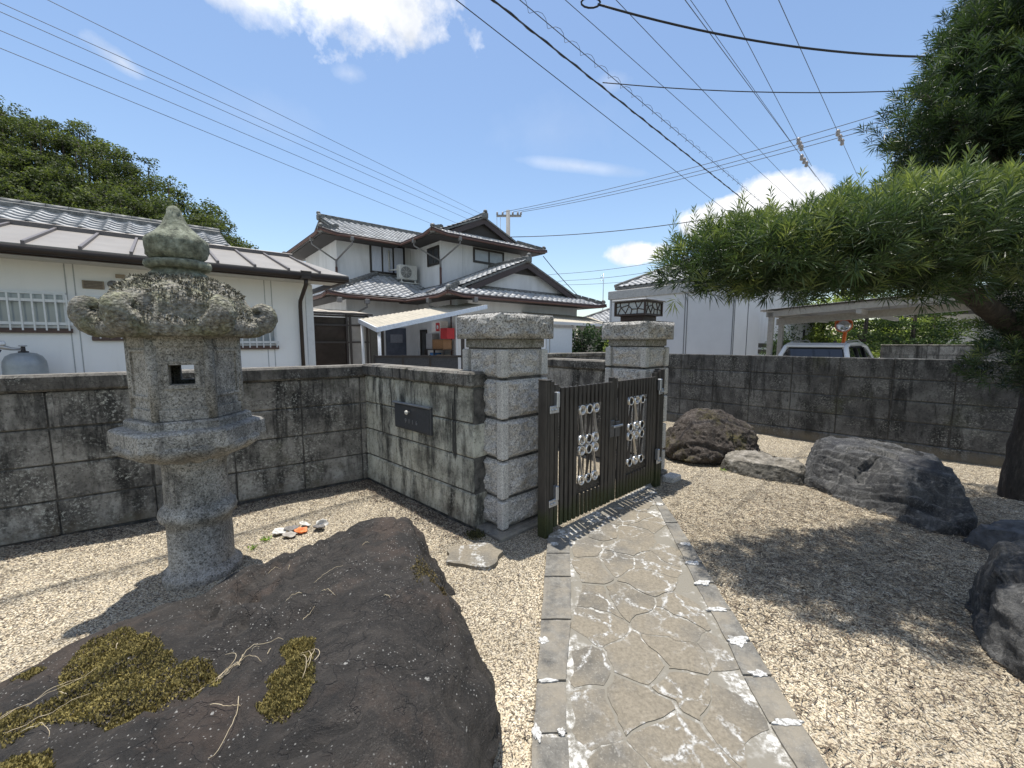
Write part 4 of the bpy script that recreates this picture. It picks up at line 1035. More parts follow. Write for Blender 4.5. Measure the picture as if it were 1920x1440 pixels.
# gas cylinder by the white house
gw = Matrix.Translation((-3.58, 7.35, 0)) @ Matrix.Rotation(EA, 4, 'Z')
gp = gw @ Vector((-3.36, -.30, 0))
t = thing('gas_cylinder', 'grey propane cylinder with regulator and hoses against the white house', 'gas cylinder', (gp.x, gp.y, 0), EA)
cg = mm('cylinder_grey', flat((.30, .33, .35), .45, .3, .15, 6))
MB().lathe([(.15, -.1), (.15, .2), (.182, .2), (.185, .24), (.185, 1.30), (.178, 1.36), (.15, 1.42), (.10, 1.455), (.045, 1.465)], 32).build('tank', cg, t)
MB().lathe([(.045, 1.464), (.045, 1.48), (.02, 1.485), (.02, 1.52), (.016, 1.54)], 14).build('collar', dk, t)
MB().lathe([(.014, 1.535), (.036, 1.54), (.036, 1.552), (.012, 1.556)], 12).build('valve_wheel', zinc, t)
MB().tube([(0, 0, 1.505), (-.09, -.01, 1.51), (-.16, -.02, 1.535), (-.20, -.02, 1.53)], [.014, .02, .03, .02], 10).build('regulator', mm('regulator_silver', flat((.45, .45, .46), .4, .6)), t)
MB().lathe([(.03, 0), (.03, .02), (.02, .026)], 14, Matrix.Translation((-.15, -.03, 1.575)) @ Matrix.Rotation(R(75), 4, 'X')).build('gauge', alu, t)
hose = mm('hose_navy', flat((.012, .015, .035), .4))
MB().tube([(-.2, -.02, 1.53), (-.27, -.03, 1.50), (-.30, -.04, 1.42), (-.27, -.05, 1.33), (-.23, -.05, 1.24), (-.25, -.04, 1.1), (-.3, -.02, .9)], .011, 8).build('hose', hose, t)
MB().tube([(-.17, -.03, 1.50), (-.21, -.05, 1.42), (-.27, -.06, 1.34), (-.31, -.05, 1.26), (-.34, -.03, 1.0)], .011, 8).build('hose', hose, t)

# ------------------------------------------------------------------ two-storey tiled house (local axes: p to the right-back, q to the left-back)
HX, HY = -2.74, 16.0
H2 = thing('tiled_house', 'two-storey pale grey house with grey tiled hip-and-gable roofs', 'house', (HX, HY, 0), EA)
wg = mm('wall_grey', m_wall_grey); copper = mm('gutter_copper', flat((.115, .060, .047), .6, .1)); barge = mm('barge_board', flat((.050, .034, .032), .6)); eave = mm('eave_dark', flat((.045, .04, .037), .8))
pipe = mm('pipe_grey', flat((.17, .165, .16), .6))
MB().prism([(0, 0), (4.06, 0), (4.06, 7.1), (-3.07, 7.1), (-3.07, 2.53), (0, 2.53)], 3.0, 5.62).build('upper_wall', wg, H2)
MB().prism([(-.7, -2.2), (5.4, -2.2), (5.4, 7), (-3.4, 7), (-3.4, .66), (-.7, .66)], -.1, 3.2).build('lower_wall', wg, H2)
for x, y, l, ax in ((1.0, 0, 0, 0), (2.1, 0, 0, 0), (3.1, 0, 0, 0)): MB().box((x-.004, -.004, 3.9), (x+.004, 0, 5.6)).build('wall_joint', mm('joint_grey', None), H2)
PL = []   # (matrix, weight) of every tile
def plane_q(x0, x1, ya, yb, z0, slope, ok):
    r_ = Matrix.Rotation(math.atan(slope), 4, 'X')
    for x_, y_, z_ in tiles_on(x0, x1, ya, yb, z0, slope, ok): PL.append(Matrix.Translation((x_, y_, z_+.02)) @ r_)
def plane_p(q0, q1, pa, pb, z0, slope, ok):
    """eave at p=pa rising with +p, eave runs along q from q1 down to q0"""
    r_ = Matrix.Rotation(-math.pi/2, 4, 'Z') @ Matrix.Rotation(math.atan(slope), 4, 'X')
    for x_, y_, z_ in tiles_on(-q1, -q0, pa, pb, z0, slope, lambda a, c: ok(c, -a)): PL.append(Matrix.Translation((y_, -x_, z_+.02)) @ r_)
def deck(poly, th=.07, name='roof_slope'): return MB().slab(poly, th).build(name, rg, H2)
S = .42
# --- lower roofs
E1, Z1 = 3.10, None
def zl(p): return 3.10+.40*(p+1.5)          # front block, left slope
A = [(-1.5, -3), (-.6, -2.1), (-.6, -2.4), (2.35, -2.4), (2.35, 0), (0, 0), (0, 1.36), (-1.5, -.14)]
plane_p(-3, 1.4, -1.5, 2.35, 3.10, .40, lambda p, q: inside((p, q), A))
deck([(p, q, zl(p)) for p, q in A])
Bq = [(-1.5, -3), (6.2, -3), (5.3, -2.1), (-.6, -2.1)]
plane_q(-1.5, 6.2, -3, -2.1, 3.10, .40, lambda x, y: inside((x, y), Bq)); deck([(p, q, 3.10+.40*(q+3)) for p, q in Bq])
deck([(6.2, -3, 3.1), (6.2, 3, 3.1), (2.35, 3, 4.64), (2.35, -2.4, 4.64), (5.3, -2.4, 3.46), (5.3, -2.1, 3.46)])
Cq = [(-4.2, -.14), (-1.5, -.14), (0, 1.36), (0, 2.53), (-1.53, 2.53)]
plane_q(-4.2, 0, -.14, 2.53, 3.15, S, lambda x, y: inside((x, y), Cq)); deck([(p, q, 3.15+S*(q+.14)) for p, q in Cq])
Dp = [(-4.2, -.14), (-1.53, 2.53), (-3.07, 2.53), (-3.07, 7), (-4.2, 7)]
plane_p(-.14, 7, -4.2, -1.5, 3.15, S, lambda p, q: inside((p, q), Dp)); deck([(p, q, 3.15+S*(p+4.2)) for p, q in Dp])
# --- upper roofs
ZE = 5.52
def in1(p, q): return inside((p, q), [(-3.82, 1.78), (-.75, 1.78), (.6, 3.2), (2.2, 4.82), (-3.0, 4.82), (-3.0, 2.6)])
plane_q(-3.82, 2.2, 1.78, 4.82, ZE, S, in1); deck([(-3.82, 1.78, ZE), (-.75, 1.78, ZE), (2.2, 4.82, ZE+S*3.04), (-3.0, 4.82, ZE+S*3.04), (-3.0, 2.6, ZE+S*.82)])
Ep = [(-3.82, 1.78), (-3.0, 2.6), (-3.0, 7.0), (-3.82, 7.85)]
plane_p(1.78, 7.85, -3.82, -3.0, ZE, S, lambda p, q: inside((p, q), Ep)); deck([(p, q, ZE+S*(p+3.82)) for p, q in Ep])
deck([(-3.82, 7.85, ZE), (-3.0, 7.03, ZE+S*.82), (-3.0, 4.82, ZE+S*3.04), (4.8, 4.82, ZE+S*3.04), (4.8, 7.85, ZE)])
MB().prism([(2.6, 0), (4.82, .93), (7.03, 0)], 0, .06, Matrix.Translation((-2.99, 0, ZE+S*.8)) @ Matrix(((0, 0, 1, 0), (1, 0, 0, 0), (0, 1, 0, 0), (0, 0, 0, 1)))).build('gable_wall', eave, H2)
Fp = [(-.75, -.75), (.1, .10), (.1, -.10), (2.03, -.10), (2.03, 4.0), (.5, 3.05), (-.75, 1.78)]
plane_p(-.75, 4, -.75, 2.03, ZE, S, lambda p, q: inside((p, q), Fp)); deck([(p, q, ZE+S*(p+.75)) for p, q in Fp])
Gq = [(-.75, -.75), (4.81, -.75), (3.95, .12), (.12, .12)]
plane_q(-.75, 4.81, -.75, .12, ZE, S, lambda x, y: inside((x, y), Gq)); deck([(p, q, ZE+S*(q+.75)) for p, q in Gq])
deck([(4.81, -.75, ZE), (4.81, 6, ZE), (2.03, 6, ZE+S*2.78), (2.03, -.10, ZE+S*2.78), (3.95, -.10, ZE+S*.86), (3.95, .12, ZE+S*.86)])
# tiles: the 300 largest in view are single tiles, the rest one run
hw = Matrix.Translation((HX, HY, 0)) @ Matrix.Rotation(EA, 4, 'Z')
PL.sort(key=lambda m_: (hw @ m_.translation-Vector((0, 0, 1.6))).length)
for m_ in PL[:300]: link('roof_tile', TM, H2).matrix_local = m_
merge_tiles('roof_tile_run', PL[300:], H2)
# gables
def gable(px0, px1, q, zb_, zt, wallm, inset, peakm=None):
    """triangular gable on the plane q, with barge boards"""
    pm_ = (px0+px1)/2
    MB().prism([(px0, zb_), (px1, zb_), (pm_, zt)], 0, .06, Matrix(((1, 0, 0, 0), (0, 0, 1, q+inset), (0, 1, 0, 0), (0, 0, 0, 1)))).build('gable_wall', wallm, H2)
    for s_ in (-1, 1):
        xe = px0-.25 if s_ < 0 else px1+.25; ze = zb_-.10
        L_ = [(xe, ze-.02), (pm_, zt+.02), (pm_, zt-.22), (xe+(-s_)*.12, ze-.16)]
        MB().prism(L_, 0, .05, Matrix(((1, 0, 0, 0), (0, 0, 1, q-.02), (0, 1, 0, 0), (0, 0, 0, 1)))).build('barge_board', barge, H2)
    return pm_
gable(-.35, 5.05, -2.36, 3.46, 4.58, wg, .24)
MB().prism([(1.35, 4.14), (3.35, 4.14), (2.35, 4.52)], 0, .05, Matrix(((1, 0, 0, 0), (0, 0, 1, -2.18), (0, 1, 0, 0), (0, 0, 0, 1)))).build('gable_peak', eave, H2)
gable(.45, 3.60, -.06, 5.90, 6.62, eave, .14)
def ridge(a, c, w=.17, h=.17, caps=True, endlump=True):
    a, c = Vector(a), Vector(c); L_ = (c-a).length; d_ = (c-a).normalized(); nrm = Vector((-d_.y, d_.x, 0)).normalized(); up = d_.cross(-nrm) if False else Vector((0, 0, 1))
    mxr = Matrix(((d_.x, nrm.x, 0, a.x), (d_.y, nrm.y, 0, a.y), (d_.z, 0, 1, a.z), (0, 0, 0, 1)))
    body = MB().box((0, -w/2, -.06), (L_, w/2, h*.55), mxr).build('ridge_course', rg, H2)
    n_ = max(1, int(L_/.32))
    for i in range(n_):
        MB().tube([mxr @ Vector((L_*i/n_+.01, 0, h*.55)), mxr @ Vector((L_*(i+1)/n_-.01, 0, h*.55)), mxr @ Vector((L_*(i+1)/n_, 0, h*.6))], [.085, .085, .095], 8).build('ridge_cap', rg, body)
    if endlump:
        e = MB().box((-.10, -w*.75, -.10), (.06, w*.75, h*.9), mxr, .04); e.lathe([(.02, 0), (.09, .03), (.08, .10), (.03, .13)], 10, mxr @ Matrix.Translation((-.03, 0, h*.75))); e.build('ridge_end_ornament', rg, H2)
ridge((-3.0, 4.82, ZE+S*3.04), (2.3, 4.82, ZE+S*3.04)); ridge((2.03, -.12, ZE+S*2.78), (2.03, 4.5, ZE+S*2.78))
ridge((-3.80, 1.80, ZE+.06), (-3.0, 2.6, ZE+S*.82+.05), .14, .12); ridge((-.73, -.73, ZE+.06), (.10, .10, ZE+S*.86+.05), .14, .12); ridge((4.79, -.73, ZE+.06), (3.95, .12, ZE+S*.86+.05), .14, .12)
ridge((-3.8, 7.8, ZE+.06), (-3.0, 7.0, ZE+S*.82+.05), .14, .12)
ridge((2.35, -2.42, 4.64), (2.35, 0, 4.64)); ridge((-1.48, -2.98, 3.15), (-.6, -2.1, 3.50), .14, .12); ridge((6.18, -2.98, 3.15), (5.3, -2.1, 3.50), .14, .12)
ridge((-4.18, -.12, 3.20), (-1.53, 2.53, 4.31), .15, .12)
for a, c in (((-.55, -2.12, 3.50), (5.25, -2.12, 3.50)), ((.15, .10, ZE+S*.87), (3.9, .10, ZE+S*.87)), ((-1.53, 2.50, 4.28), (0, 2.50, 4.28)), ((0, .02, 3.72), (0, 1.36, 3.72)), ((0, -.02, 3.72), (2.3, -.02, 4.62))): MB().tube([a, c], .07, 8).build('flashing_course', rg, H2)
# soffits, gutters and down pipes
def gutter(pts):
    MB().tube(pts, .043, 8).build('gutter', copper, H2)
    MB().tube([(p[0], p[1], p[2]+.065) for p in pts], .03, 6).build('eave_edge', barge, H2)
gutter([(-3.90, 7.8, ZE+.0), (-3.90, 2.2, ZE-.05), (-3.88, 1.72, ZE+.04)]); gutter([(-3.88, 1.70, ZE+.04), (-3.3, 1.70, ZE-.06), (-.83, 1.70, ZE-.06), (-.83, -.2, ZE-.06), (-.82, -.82, ZE+.04)])
gutter([(-.82, -.83, ZE+.04), (-.2, -.83, ZE-.06), (4.3, -.83, ZE-.05), (4.9, -.83, ZE+.03)])
gutter([(-4.28, 6.8, 3.10), (-4.28, .3, 3.07), (-4.27, -.2, 3.15)]); gutter([(-4.27, -.22, 3.15), (-3.7, -.22, 3.07), (-1.58, -.22, 3.04), (-1.58, -2.5, 3.02), (-1.57, -3.07, 3.11)]); gutter([(-1.57, -3.08, 3.11), (-1.0, -3.08, 3.02), (5.7, -3.08, 3.03), (6.28, -3.08, 3.1)])
for poly, z in (([(-3.75, 1.85), (-.8, 1.85), (-.8, 2.5), (-3.1, 2.5), (-3.1, 7.6), (-3.75, 7.6)], ZE-.08), ([(-.7, -.7), (4.75, -.7), (4.75, .02), (.02, .02), (.02, 2.0), (-.7, 2.0)], ZE-.08), ([(-1.45, -2.95), (6.1, -2.95), (6.1, -2.15), (-.65, -2.15), (-.65, .7), (-1.45, .7)], 3.02), ([(-4.1, -.08), (-1.4, -.08), (-1.4, .7), (-3.35, .7), (-3.35, 6.8), (-4.1, 6.8)], 3.06)):
    MB().prism(poly, z, z+.03).build('soffit', eave, H2)
def downpipe(a, c, corner, zt, zb_):
    for e in (a, c):
        MB().box((e[0]-.06, e[1]-.06, zt-.14), (e[0]+.06, e[1]+.06, zt-.0), None, .01).build('rainwater_head', pipe, H2)
        MB().tube([(e[0], e[1], zt-.12), (e[0], e[1], zt-.25), (corner[0], corner[1], zt-.80)], .03, 6).build('branch_pipe', pipe, H2)
    MB().tube([(corner[0], corner[1], zt-.75), (corner[0], corner[1], zt-1.05)], .04, 8).build('down_pipe', pipe, H2)
    MB().tube([(corner[0], corner[1], zt-1.05), (corner[0], corner[1], zb_)], .045, 8).build('down_pipe', copper, H2)
downpipe((-3.88, 2.75), (-2.75, 1.70), (-3.12, 2.47), ZE-.05, 3.4); downpipe((-.83, .55), (.35, -.83), (-.05, -.06), ZE-.05, 3.7)
MB().tube([(-.05, -.08, 3.78), (-.30, -.75, 3.66), (-1.5, -1.6, 3.22)], .04, 8).build('roof_pipe', pipe, H2)
for x, y in ((-3.9, -.22), (-1.58, -1.9), (-.55, -3.08), (-3.0, -.22)):
    MB().box((x-.07, y-.07, 2.86), (x+.07, y+.07, 3.02), None, .01).build('rainwater_head', pipe, H2)
MB().tube([(-3.0, -.22, 2.9), (-3.0, -.2, 2.75), (-3.35, .6, 2.45)], .03, 6).build('branch_pipe', pipe, H2); MB().tube([(-1.58, -1.9, 2.9), (-1.58, -1.9, 2.75), (-.75, -2.0, 2.6)], .03, 6).build('branch_pipe', pipe, H2)
# windows
def window(o, ax, ln, h, n=2, framem=None, back=None, depth=.05):
    """window frame standing proud of a wall; o lower corner, ax direction along the wall, outward = ax x z"""
    ax = Vector(ax); out = Vector((ax.y, -ax.x, 0)); mxw = Matrix(((ax.x, out.x, 0, o[0]), (ax.y, out.y, 0, o[1]), (0, 0, 1, o[2]), (0, 0, 0, 1)))
    fm = framem or dk; f_ = MB(); t_ = .045
    for a, c in (((-t_, 0, -t_), (ln+t_, depth, 0)), ((-t_, 0, h), (ln+t_, depth, h+t_)), ((-t_, 0, 0), (0, depth, h)), ((ln, 0, 0), (ln+t_, depth, h))): f_.box(a, c, mxw)
    w_ = f_.build('window', fm, H2)
    for i in range(n):
        a, c = ln*i/n, ln*(i+1)/n
        sf = MB()
        for u_, v_ in (((a, .012, 0), (a+.035, .034, h)), ((c-.035, .012, 0), (c, .034, h)), ((a+.035, .012, 0), (c-.035, .034, .04)), ((a+.035, .012, h-.035), (c-.035, .034, h))): sf.box(u_, v_, mxw)
        sf.build('sash', fm, w_); MB().box((a+.035, .018, .04), (c-.035, .024, h-.035), mxw).build('pane', back or gdark, w_)
    return w_, mxw
def m_curtain(b):
    s_ = b.n('ShaderNodeTexWave', {'Vector': b.obj, 'Scale': 6.0, 'Distortion': 2.5, 'Detail': 2}, bands_direction='X').outputs[0]
    return {'Base Color': b.ramp(s_, (.2, (.36, .39, .47)), (.8, (.60, .62, .68))), 'Roughness': .25, 'Specular IOR Level': .6}
cm = mm('curtain_pane', m_curtain); pw = mm('pane_pale', flat((.36, .38, .40), .15, 0, .15, 3)); pdk = mm('pane_smoke', flat((.055, .06, .065), .1, 0, .3, 3))
window((-1.75, 2.53, 4.42), (1, 0, 0), 1.42, 1.12, 3, None, cm)
window((0, .95, 4.62), (0, -1, 0), .82, .62, 2, None, pdk)
window((1.55, 0, 4.86), (1, 0, 0), 1.5, .50, 2, None, pw)
window((-3.1, .66, .3), (1, 0, 0), .95, 1.75, 2, mm('frame_brown', flat((.07, .055, .045), .5)), mm('pane_amber', flat((.12, .11, .085), .2)))
MB().box((-2.02, .60, .1), (-1.22, .66, 2.1), None, .01).build('door', mm('door_bluegrey', flat((.075, .085, .115), .5, 0, .3, 3)), H2)
MB().box((-1.86, .585, 1.55), (-1.38, .598, 1.86)).build('door_notice', mm('notice', flat((.20, .21, .24), .7)), H2)
window((-.7, .35, 1.0), (0, -1, 0), .42, 1.0, 1, None, gdark)
MB().box((-.76, -1.95, -.1), (-.70, -1.88, 3.0)).build('down_pipe', copper, H2)
MB().box((-.78, -2.24, -.1), (-.69, -2.0, 3.0)).build('corner_post', alu, H2)
# corrugated awning with post
def corrugated(P00, P10, P01, P11, n, amp, th=.012):
    vs_, fs_ = [], []
    for i in range(n*4+1):
        t_ = i/(n*4); off_ = amp*math.sin(t_*n*2*math.pi)
        for a, c in ((P00, P10), (P01, P11)):
            p = Vector(a).lerp(Vector(c), t_); vs_ += [(p.x, p.y, p.z+off_), (p.x, p.y, p.z+off_-th)]
    for i in range(n*4):
        k_ = i*4; fs_ += [(k_, k_+4, k_+6, k_+2), (k_+1, k_+3, k_+7, k_+5), (k_, k_+1, k_+5, k_+4), (k_+2, k_+6, k_+7, k_+3)]
    return MB().add(vs_, fs_)
cream = mm('awning_cream', flat((.42, .38, .30), .7, 0, .15, 4)); bluew = mm('fascia_pale', flat((.60, .66, .74), .5))
corrugated((-3.86, -3.2, 1.98), (-.24, -3.2, 2.78), (-3.86, -1.9, 2.26), (-.24, -1.9, 2.95), 26, .012).build('awning_sheet', cream, H2)
aw = MB().slab([(-3.90, -3.26, 1.975), (-.2, -3.26, 2.79), (-.2, -3.20, 2.79), (-3.90, -3.20, 1.975)], .13).build('awning_fascia', bluew, H2)
MB().slab([(-3.92, -3.2, 1.98), (-3.86, -3.2, 1.98), (-3.86, -1.9, 2.26), (-3.92, -1.9, 2.26)][::1], .12).build('awning_end_beam', alu, H2)
MB().tube([(-3.80, -3.15, -.1), (-3.80, -3.15, 1.95)], .045, 10).build('awning_post', alu, H2); MB().tube([(-3.82, -1.95, -.1), (-3.82, -1.95, 2.2)], .045, 10).build('awning_post', alu, H2)
corrugated((5.0, -3.6, 2.35), (6.5, -3.3, 2.28), (5.0, -2.1, 2.7), (6.5, -2.1, 2.68), 10, .012).build('awning_sheet', cream, H2)
corrugated((2.2, -3.9, 2.30), (5.0, -3.6, 2.30), (2.2, -2.2, 2.72), (5.0, -2.2, 2.7), 18, .012).build('awning_sheet', cream, H2)
MB().slab([(2.2, -3.98, 2.30), (6.55, -3.55, 2.30), (6.55, -3.5, 2.30), (2.2, -3.92, 2.30)], .1).build('awning_fascia', alu, H2)
MB().tube([(6.3, -3.45, -.1), (6.3, -3.45, 2.25)], .05, 8).build('awning_post', alu, H2)

# sunroom lean-to with dark frames and smoked corrugated panels
t = thing('sunroom', 'dark brown framed lean-to with smoky corrugated panels beside the tiled house', 'lean-to', tuple(hw @ Vector((-5.1, -1.6, 0))), EA)
fr = mm('frame_dark', flat((.03, .023, .020), .5)); smoke = mm('smoked_panel', lambda b: {'Base Color': b.ramp(b.noise(1.2, 4, .6), (.3, (.030, .022, .018)), (.7, (.085, .062, .052))), 'Roughness': .25}); smoke2 = mm('clear_panel', flat((.24, .225, .21), .3, 0, .15, 3))
for x in (0, .95, 1.05, 1.55): MB().box((x-.03, -.03, -.1), (x+.03, .03, 2.38)).build('post', fr, t)
for z in (1.55, 2.05, 2.32): MB().box((0, -.025, z), (1.6, .025, z+.05)).build('rail', fr, t)
corrugated((.03, .03, 2.3), (.95, .03, 2.3), (.03, .03, -.1), (.95, .03, -.1), 14, .0).build('panel', smoke, t)
MB().box((1.08, .01, -.1), (1.52, .025, 2.3)).build('panel', smoke2, t); MB().box((1.60, .0, -.1), (1.615, 2.0, 2.3)).build('panel', smoke2, t)
MB().box((-.02, .0, -.1), (-.005, 2.2, 2.3)).build('panel', smoke, t)
MB().slab([(-.08, -.12, 2.42), (1.70, -.12, 2.42), (1.70, 2.2, 2.66), (-.08, 2.2, 2.66)], .05).build('roof_frame', fr, t)
for i in range(4): MB().slab([(.02+i*.41, -.06, 2.445), (.36+i*.41, -.06, 2.445), (.36+i*.41, 2.1, 2.672), (.02+i*.41, 2.1, 2.672)], .012).build('roof_panel', mm('roof_sheet', flat((.45, .40, .33), .5)), t)

# air conditioner standing on the lower roof
t = thing('air_conditioner', 'white outdoor air conditioner unit on a stand on the lower tiled roof', 'air conditioner', tuple(hw @ Vector((-.95, 1.62, 3.98))), EA)
acw = mm('unit_white', flat((.58, .57, .52), .5)); 
MB().box((0, 0, .12), (.78, .29, .70), None, .02).build('casing', acw, t)
fg = MB().lathe([(.235, 0), (.235, .012), (.22, .016), (.03, .02)], 28, Matrix.Translation((.29, 0, .41)) @ Matrix.Rotation(R(90), 4, 'X')).build('fan_recess', mm('fan_dark', flat((.10, .10, .10), .6)), t)
gr_ = MB()
for k in range(6):
    r_ = .05+.035*k; pts_ = [(.29+r_*math.cos(a*math.pi/12), -.026, .41+r_*math.sin(a*math.pi/12)) for a in range(25)]; gr_.tube(pts_, .005, 5, False)
for k in range(4): a = k*math.pi/4; gr_.tube([(.29+.235*math.cos(a), -.026, .41+.235*math.sin(a)), (.29-.235*math.cos(a), -.026, .41-.235*math.sin(a))], .006, 5, False)
gr_.build('fan_grille', acw, t)
for x in (.08, .68): MB().box((x-.025, -.08, -.02), (x+.025, .34, .03)).build('foot', acw, t); MB().box((x-.02, 0.0, .03), (x+.02, .05, .12)).build('leg', acw, t)
MB().box((.02, -.09, -.03), (.80, -.05, .0)).build('foot_rail', acw, t)
MB().tube([(-.05, .16, .5), (-.05, .85, .55), (-.05, .87, 1.35)], .035, 8).build('duct', acw, t)

# shelf with boxes under the awning, fence in front
sp = hw @ Vector((-1.25, -.95, 0))
t = thing('storage_shelf', 'small black metal shelf under the awning of the tiled house', 'shelf', tuple(sp), EA-R(90))
for x in (0, .62, 1.25):
    for y in (0, .38): MB().box((x-.015, y-.015, -.1), (x+.015, y+.015, 1.32)).build('upright', fr, t)
for z in (.45, .92, 1.30): MB().box((-.02, -.02, z), (1.27, .40, z+.025)).build('shelf_board', fr, t)
def crate(name, label, cat, x, y, z, w_, d_, h_, col, extra=None):
    o = thing(name, label, cat, tuple(hw @ (Vector((-1.25, -.95, 0))+Vector((y, -x, z)))), EA-R(90))
    MB().box((0, 0, 0), (w_, d_, h_), None, .008).build('body', mm(name+'_m_'+str(col), flat(col, .7)), o)
    if extra: extra(o)
    return o
def red_end(o):
    MB().box((.30, -.006, .02), (.56, .0, .30)).build('red_panel', mm('box_red', flat((.42, .025, .03), .5)), o)
    MB().lathe([(.07, 0), (.07, .004)], 16, Matrix.Translation((.42, -.006, .16)) @ Matrix.Rotation(R(90), 4, 'X')).build('white_mark', alu, o)
crate('carton', 'white carton with a red printed panel on top of the stack', 'box', .38, .06, 1.925, .6, .3, .36, (.62, .60, .57), red_end)
crate('carton', 'red drink carton beside the white carton', 'box', .99, .05, 1.68, .42, .3, .36, (.42, .03, .035))
crate('cardboard_box', 'brown cardboard box on the shelf top', 'box', .45, .04, 1.327, .75, .32, .34, (.24, .13, .06))
crate('plastic_bag', 'pale plastic sack on the left of the shelf top', 'bag', .0, .04, 1.327, .42, .3, .55, (.30, .30, .31))
crate('blue_tub', 'blue plastic tub on the middle shelf', 'tub', .25, .04, .947, .34, .28, .26, (.03, .12, .30))
crate('cardboard_box', 'small tan box on the right of the middle shelf', 'box', .72, .04, .947, .42, .3, .2, (.40, .31, .19))
fo = hw @ Vector((-4.4, -3.4, 0))
t = thing('mesh_fence', 'black framed mesh fence panel in front of the tiled house', 'fence', (-3.05, 9.0, 0), R(4))
for x in (0, .62, 1.22, 1.94): MB().box((x-.02, -.02, -.1), (x+.02, .02, 1.30)).build('post', fr, t)
MB().box((0, -.022, 1.24), (1.95, .022, 1.29)).build('rail', fr, t); MB().box((0, -.022, .2), (1.95, .022, .25)).build('rail', fr, t)
for i, x in enumerate((.02, .64, 1.24)): MB().box((x, -.004, .25), (x+.6, .004, 1.24)).build('mesh_panel', mm('fence_mesh', flat((.045, .048, .055), .6, 0, .3, 30)), t)
MB().box((1.91, -.04, -.1), (1.99, .04, 1.95)).build('tall_post', fr, t)

# ------------------------------------------------------------------ grey storage building, far houses, carport, car
t = thing('storage_building', 'plain grey panelled storage building behind the far pillar', 'building', (5.14, 9.5, 0), EA)
gp_ = mm('panel_grey', flat((.56, .565, .58), .6, 0, .05, 1.5)); gt = mm('trim_grey', flat((.38, .375, .365), .6))
MB().box((0, 0, -.1), (1.6, 3.5, 2.86)).build('wall', gp_, t); MB().box((-.04, -.04, 2.82), (1.64, 3.54, 3.06), None, .01).build('roof_trim', gt, t)
for y in (.02, 1.12, 1.18, 2.3, 3.44): MB().box((-.012, y-.008, -.1), (-.0, y+.008, 2.82)).build('panel_joint', mm('joint_dark', flat((.16, .165, .175), .7)), t)
for x in (.02, .8): MB().box((x-.008, -.012, -.1), (x+.008, 0, 2.82)).build('panel_joint', mm('joint_dark', None), t)
def far_house(name, label, loc, rz, w_, d_, h_, rise, wallm, roofm, over=.5):
    t = thing(name, label, 'house', (*loc, 0), rz)
    MB().box((0, 0, -.1), (w_, d_, h_)).build('wall', wallm, t)
    o_ = over
    MB().slab([(-o_, -o_, h_-.05), (w_+o_, -o_, h_-.05), (w_-d_*.3, d_/2, h_+rise), (d_*.3, d_/2, h_+rise)], .1).build('roof_slope', roofm, t)
    MB().slab([(-o_, d_+o_, h_-.05), (-o_, -o_, h_-.05), (d_*.3, d_/2, h_+rise)], .1).build('roof_slope', roofm, t)
    MB().slab([(w_+o_, -o_, h_-.05), (w_+o_, d_+o_, h_-.05), (w_-d_*.3, d_/2, h_+rise)], .1).build('roof_slope', roofm, t)
    MB().slab([(w_+o_, d_+o_, h_-.05), (-o_, d_+o_, h_-.05), (d_*.3, d_/2, h_+rise), (w_-d_*.3, d_/2, h_+rise)], .1).build('roof_slope', roofm, t)
    M_ = []
    sl_ = (rise+.05)/(d_/2+o_); q_ = [(-o_, -o_), (w_+o_, -o_), (w_-d_*.3, d_/2), (d_*.3, d_/2)]
    for x_, y_, z_ in tiles_on(-o_, w_+o_, -o_, d_/2, h_-.03, sl_, lambda a, c: inside((a, c), q_)): M_.append(Matrix.Translation((x_, y_, z_)) @ Matrix.Rotation(math.atan(sl_), 4, 'X'))
    slp = (rise+.05)/(d_*.3+o_); q2 = [(-o_, -o_), (-o_, d_+o_), (d_*.3, d_/2)]
    for x_, y_, z_ in tiles_on(-(d_+o_), o_, -o_, d_*.3, h_-.03, slp, lambda a, c: inside((c, -a), q2)): M_.append(Matrix.Translation((y_, -x_, z_)) @ Matrix.Rotation(-math.pi/2, 4, 'Z') @ Matrix.Rotation(math.atan(slp), 4, 'X'))
    merge_tiles('roof_tile_run', M_, t)
    MB().box((d_*.3, d_/2-.1, h_+rise-.05), (w_-d_*.3, d_/2+.1, h_+rise+.16), None, .03).build('ridge_course', rg, t)
    for a in ((-o_, -o_), (-o_, d_+o_)): MB().tube([(a[0], a[1], h_), (d_*.3, d_/2, h_+rise+.03)], .09, 6).build('hip_course', rg, t)
    for a in ((w_+o_, -o_),): MB().tube([(a[0], a[1], h_), (w_-d_*.3, d_/2, h_+rise+.03)], .09, 6).build('hip_course', rg, t)
    return t
far_house('distant_house', 'tiled house roof showing above the grey storage building', (5.25, 18.2), EA-R(90), 5, 6, 4.0, 1.5, wg, rg)
far_house('distant_house', 'distant low tiled house seen between the tiled house and the far pillar', (3.6, 22.5), EA-R(90), 8, 7, 2.5, 1.6, mm('wall_taupe', flat((.25, .23, .21), .9)), rg)
t = far_house('distant_house', 'cream house with dark tiled eaves beyond the carport', (9.9, 18.3), R(-24), 3.0, 5, 2.75, .8, mm('wall_cream', flat((.62, .61, .57), .9, 0, .06)), mm('eave_dark', None), .6)
w_ = MB().box((.9, -.05, 1.35), (1.75, 0, 2.1)).build('window', alu, t); MB().box((.95, -.058, 1.40), (1.30, -.05, 2.05)).build('pane', pw, w_); MB().box((1.36, -.058, 1.40), (1.70, -.05, 2.05)).build('pane', gdark, w_)
for i in range(6): MB().box((.95, -.07, 1.45+i*.1), (1.3, -.058, 1.48+i*.1)).build('slat', alu, w_)
MB().box((2.6, -.02, 1.6), (2.68, 0, 2.1)).build('slit_window', dk, t)
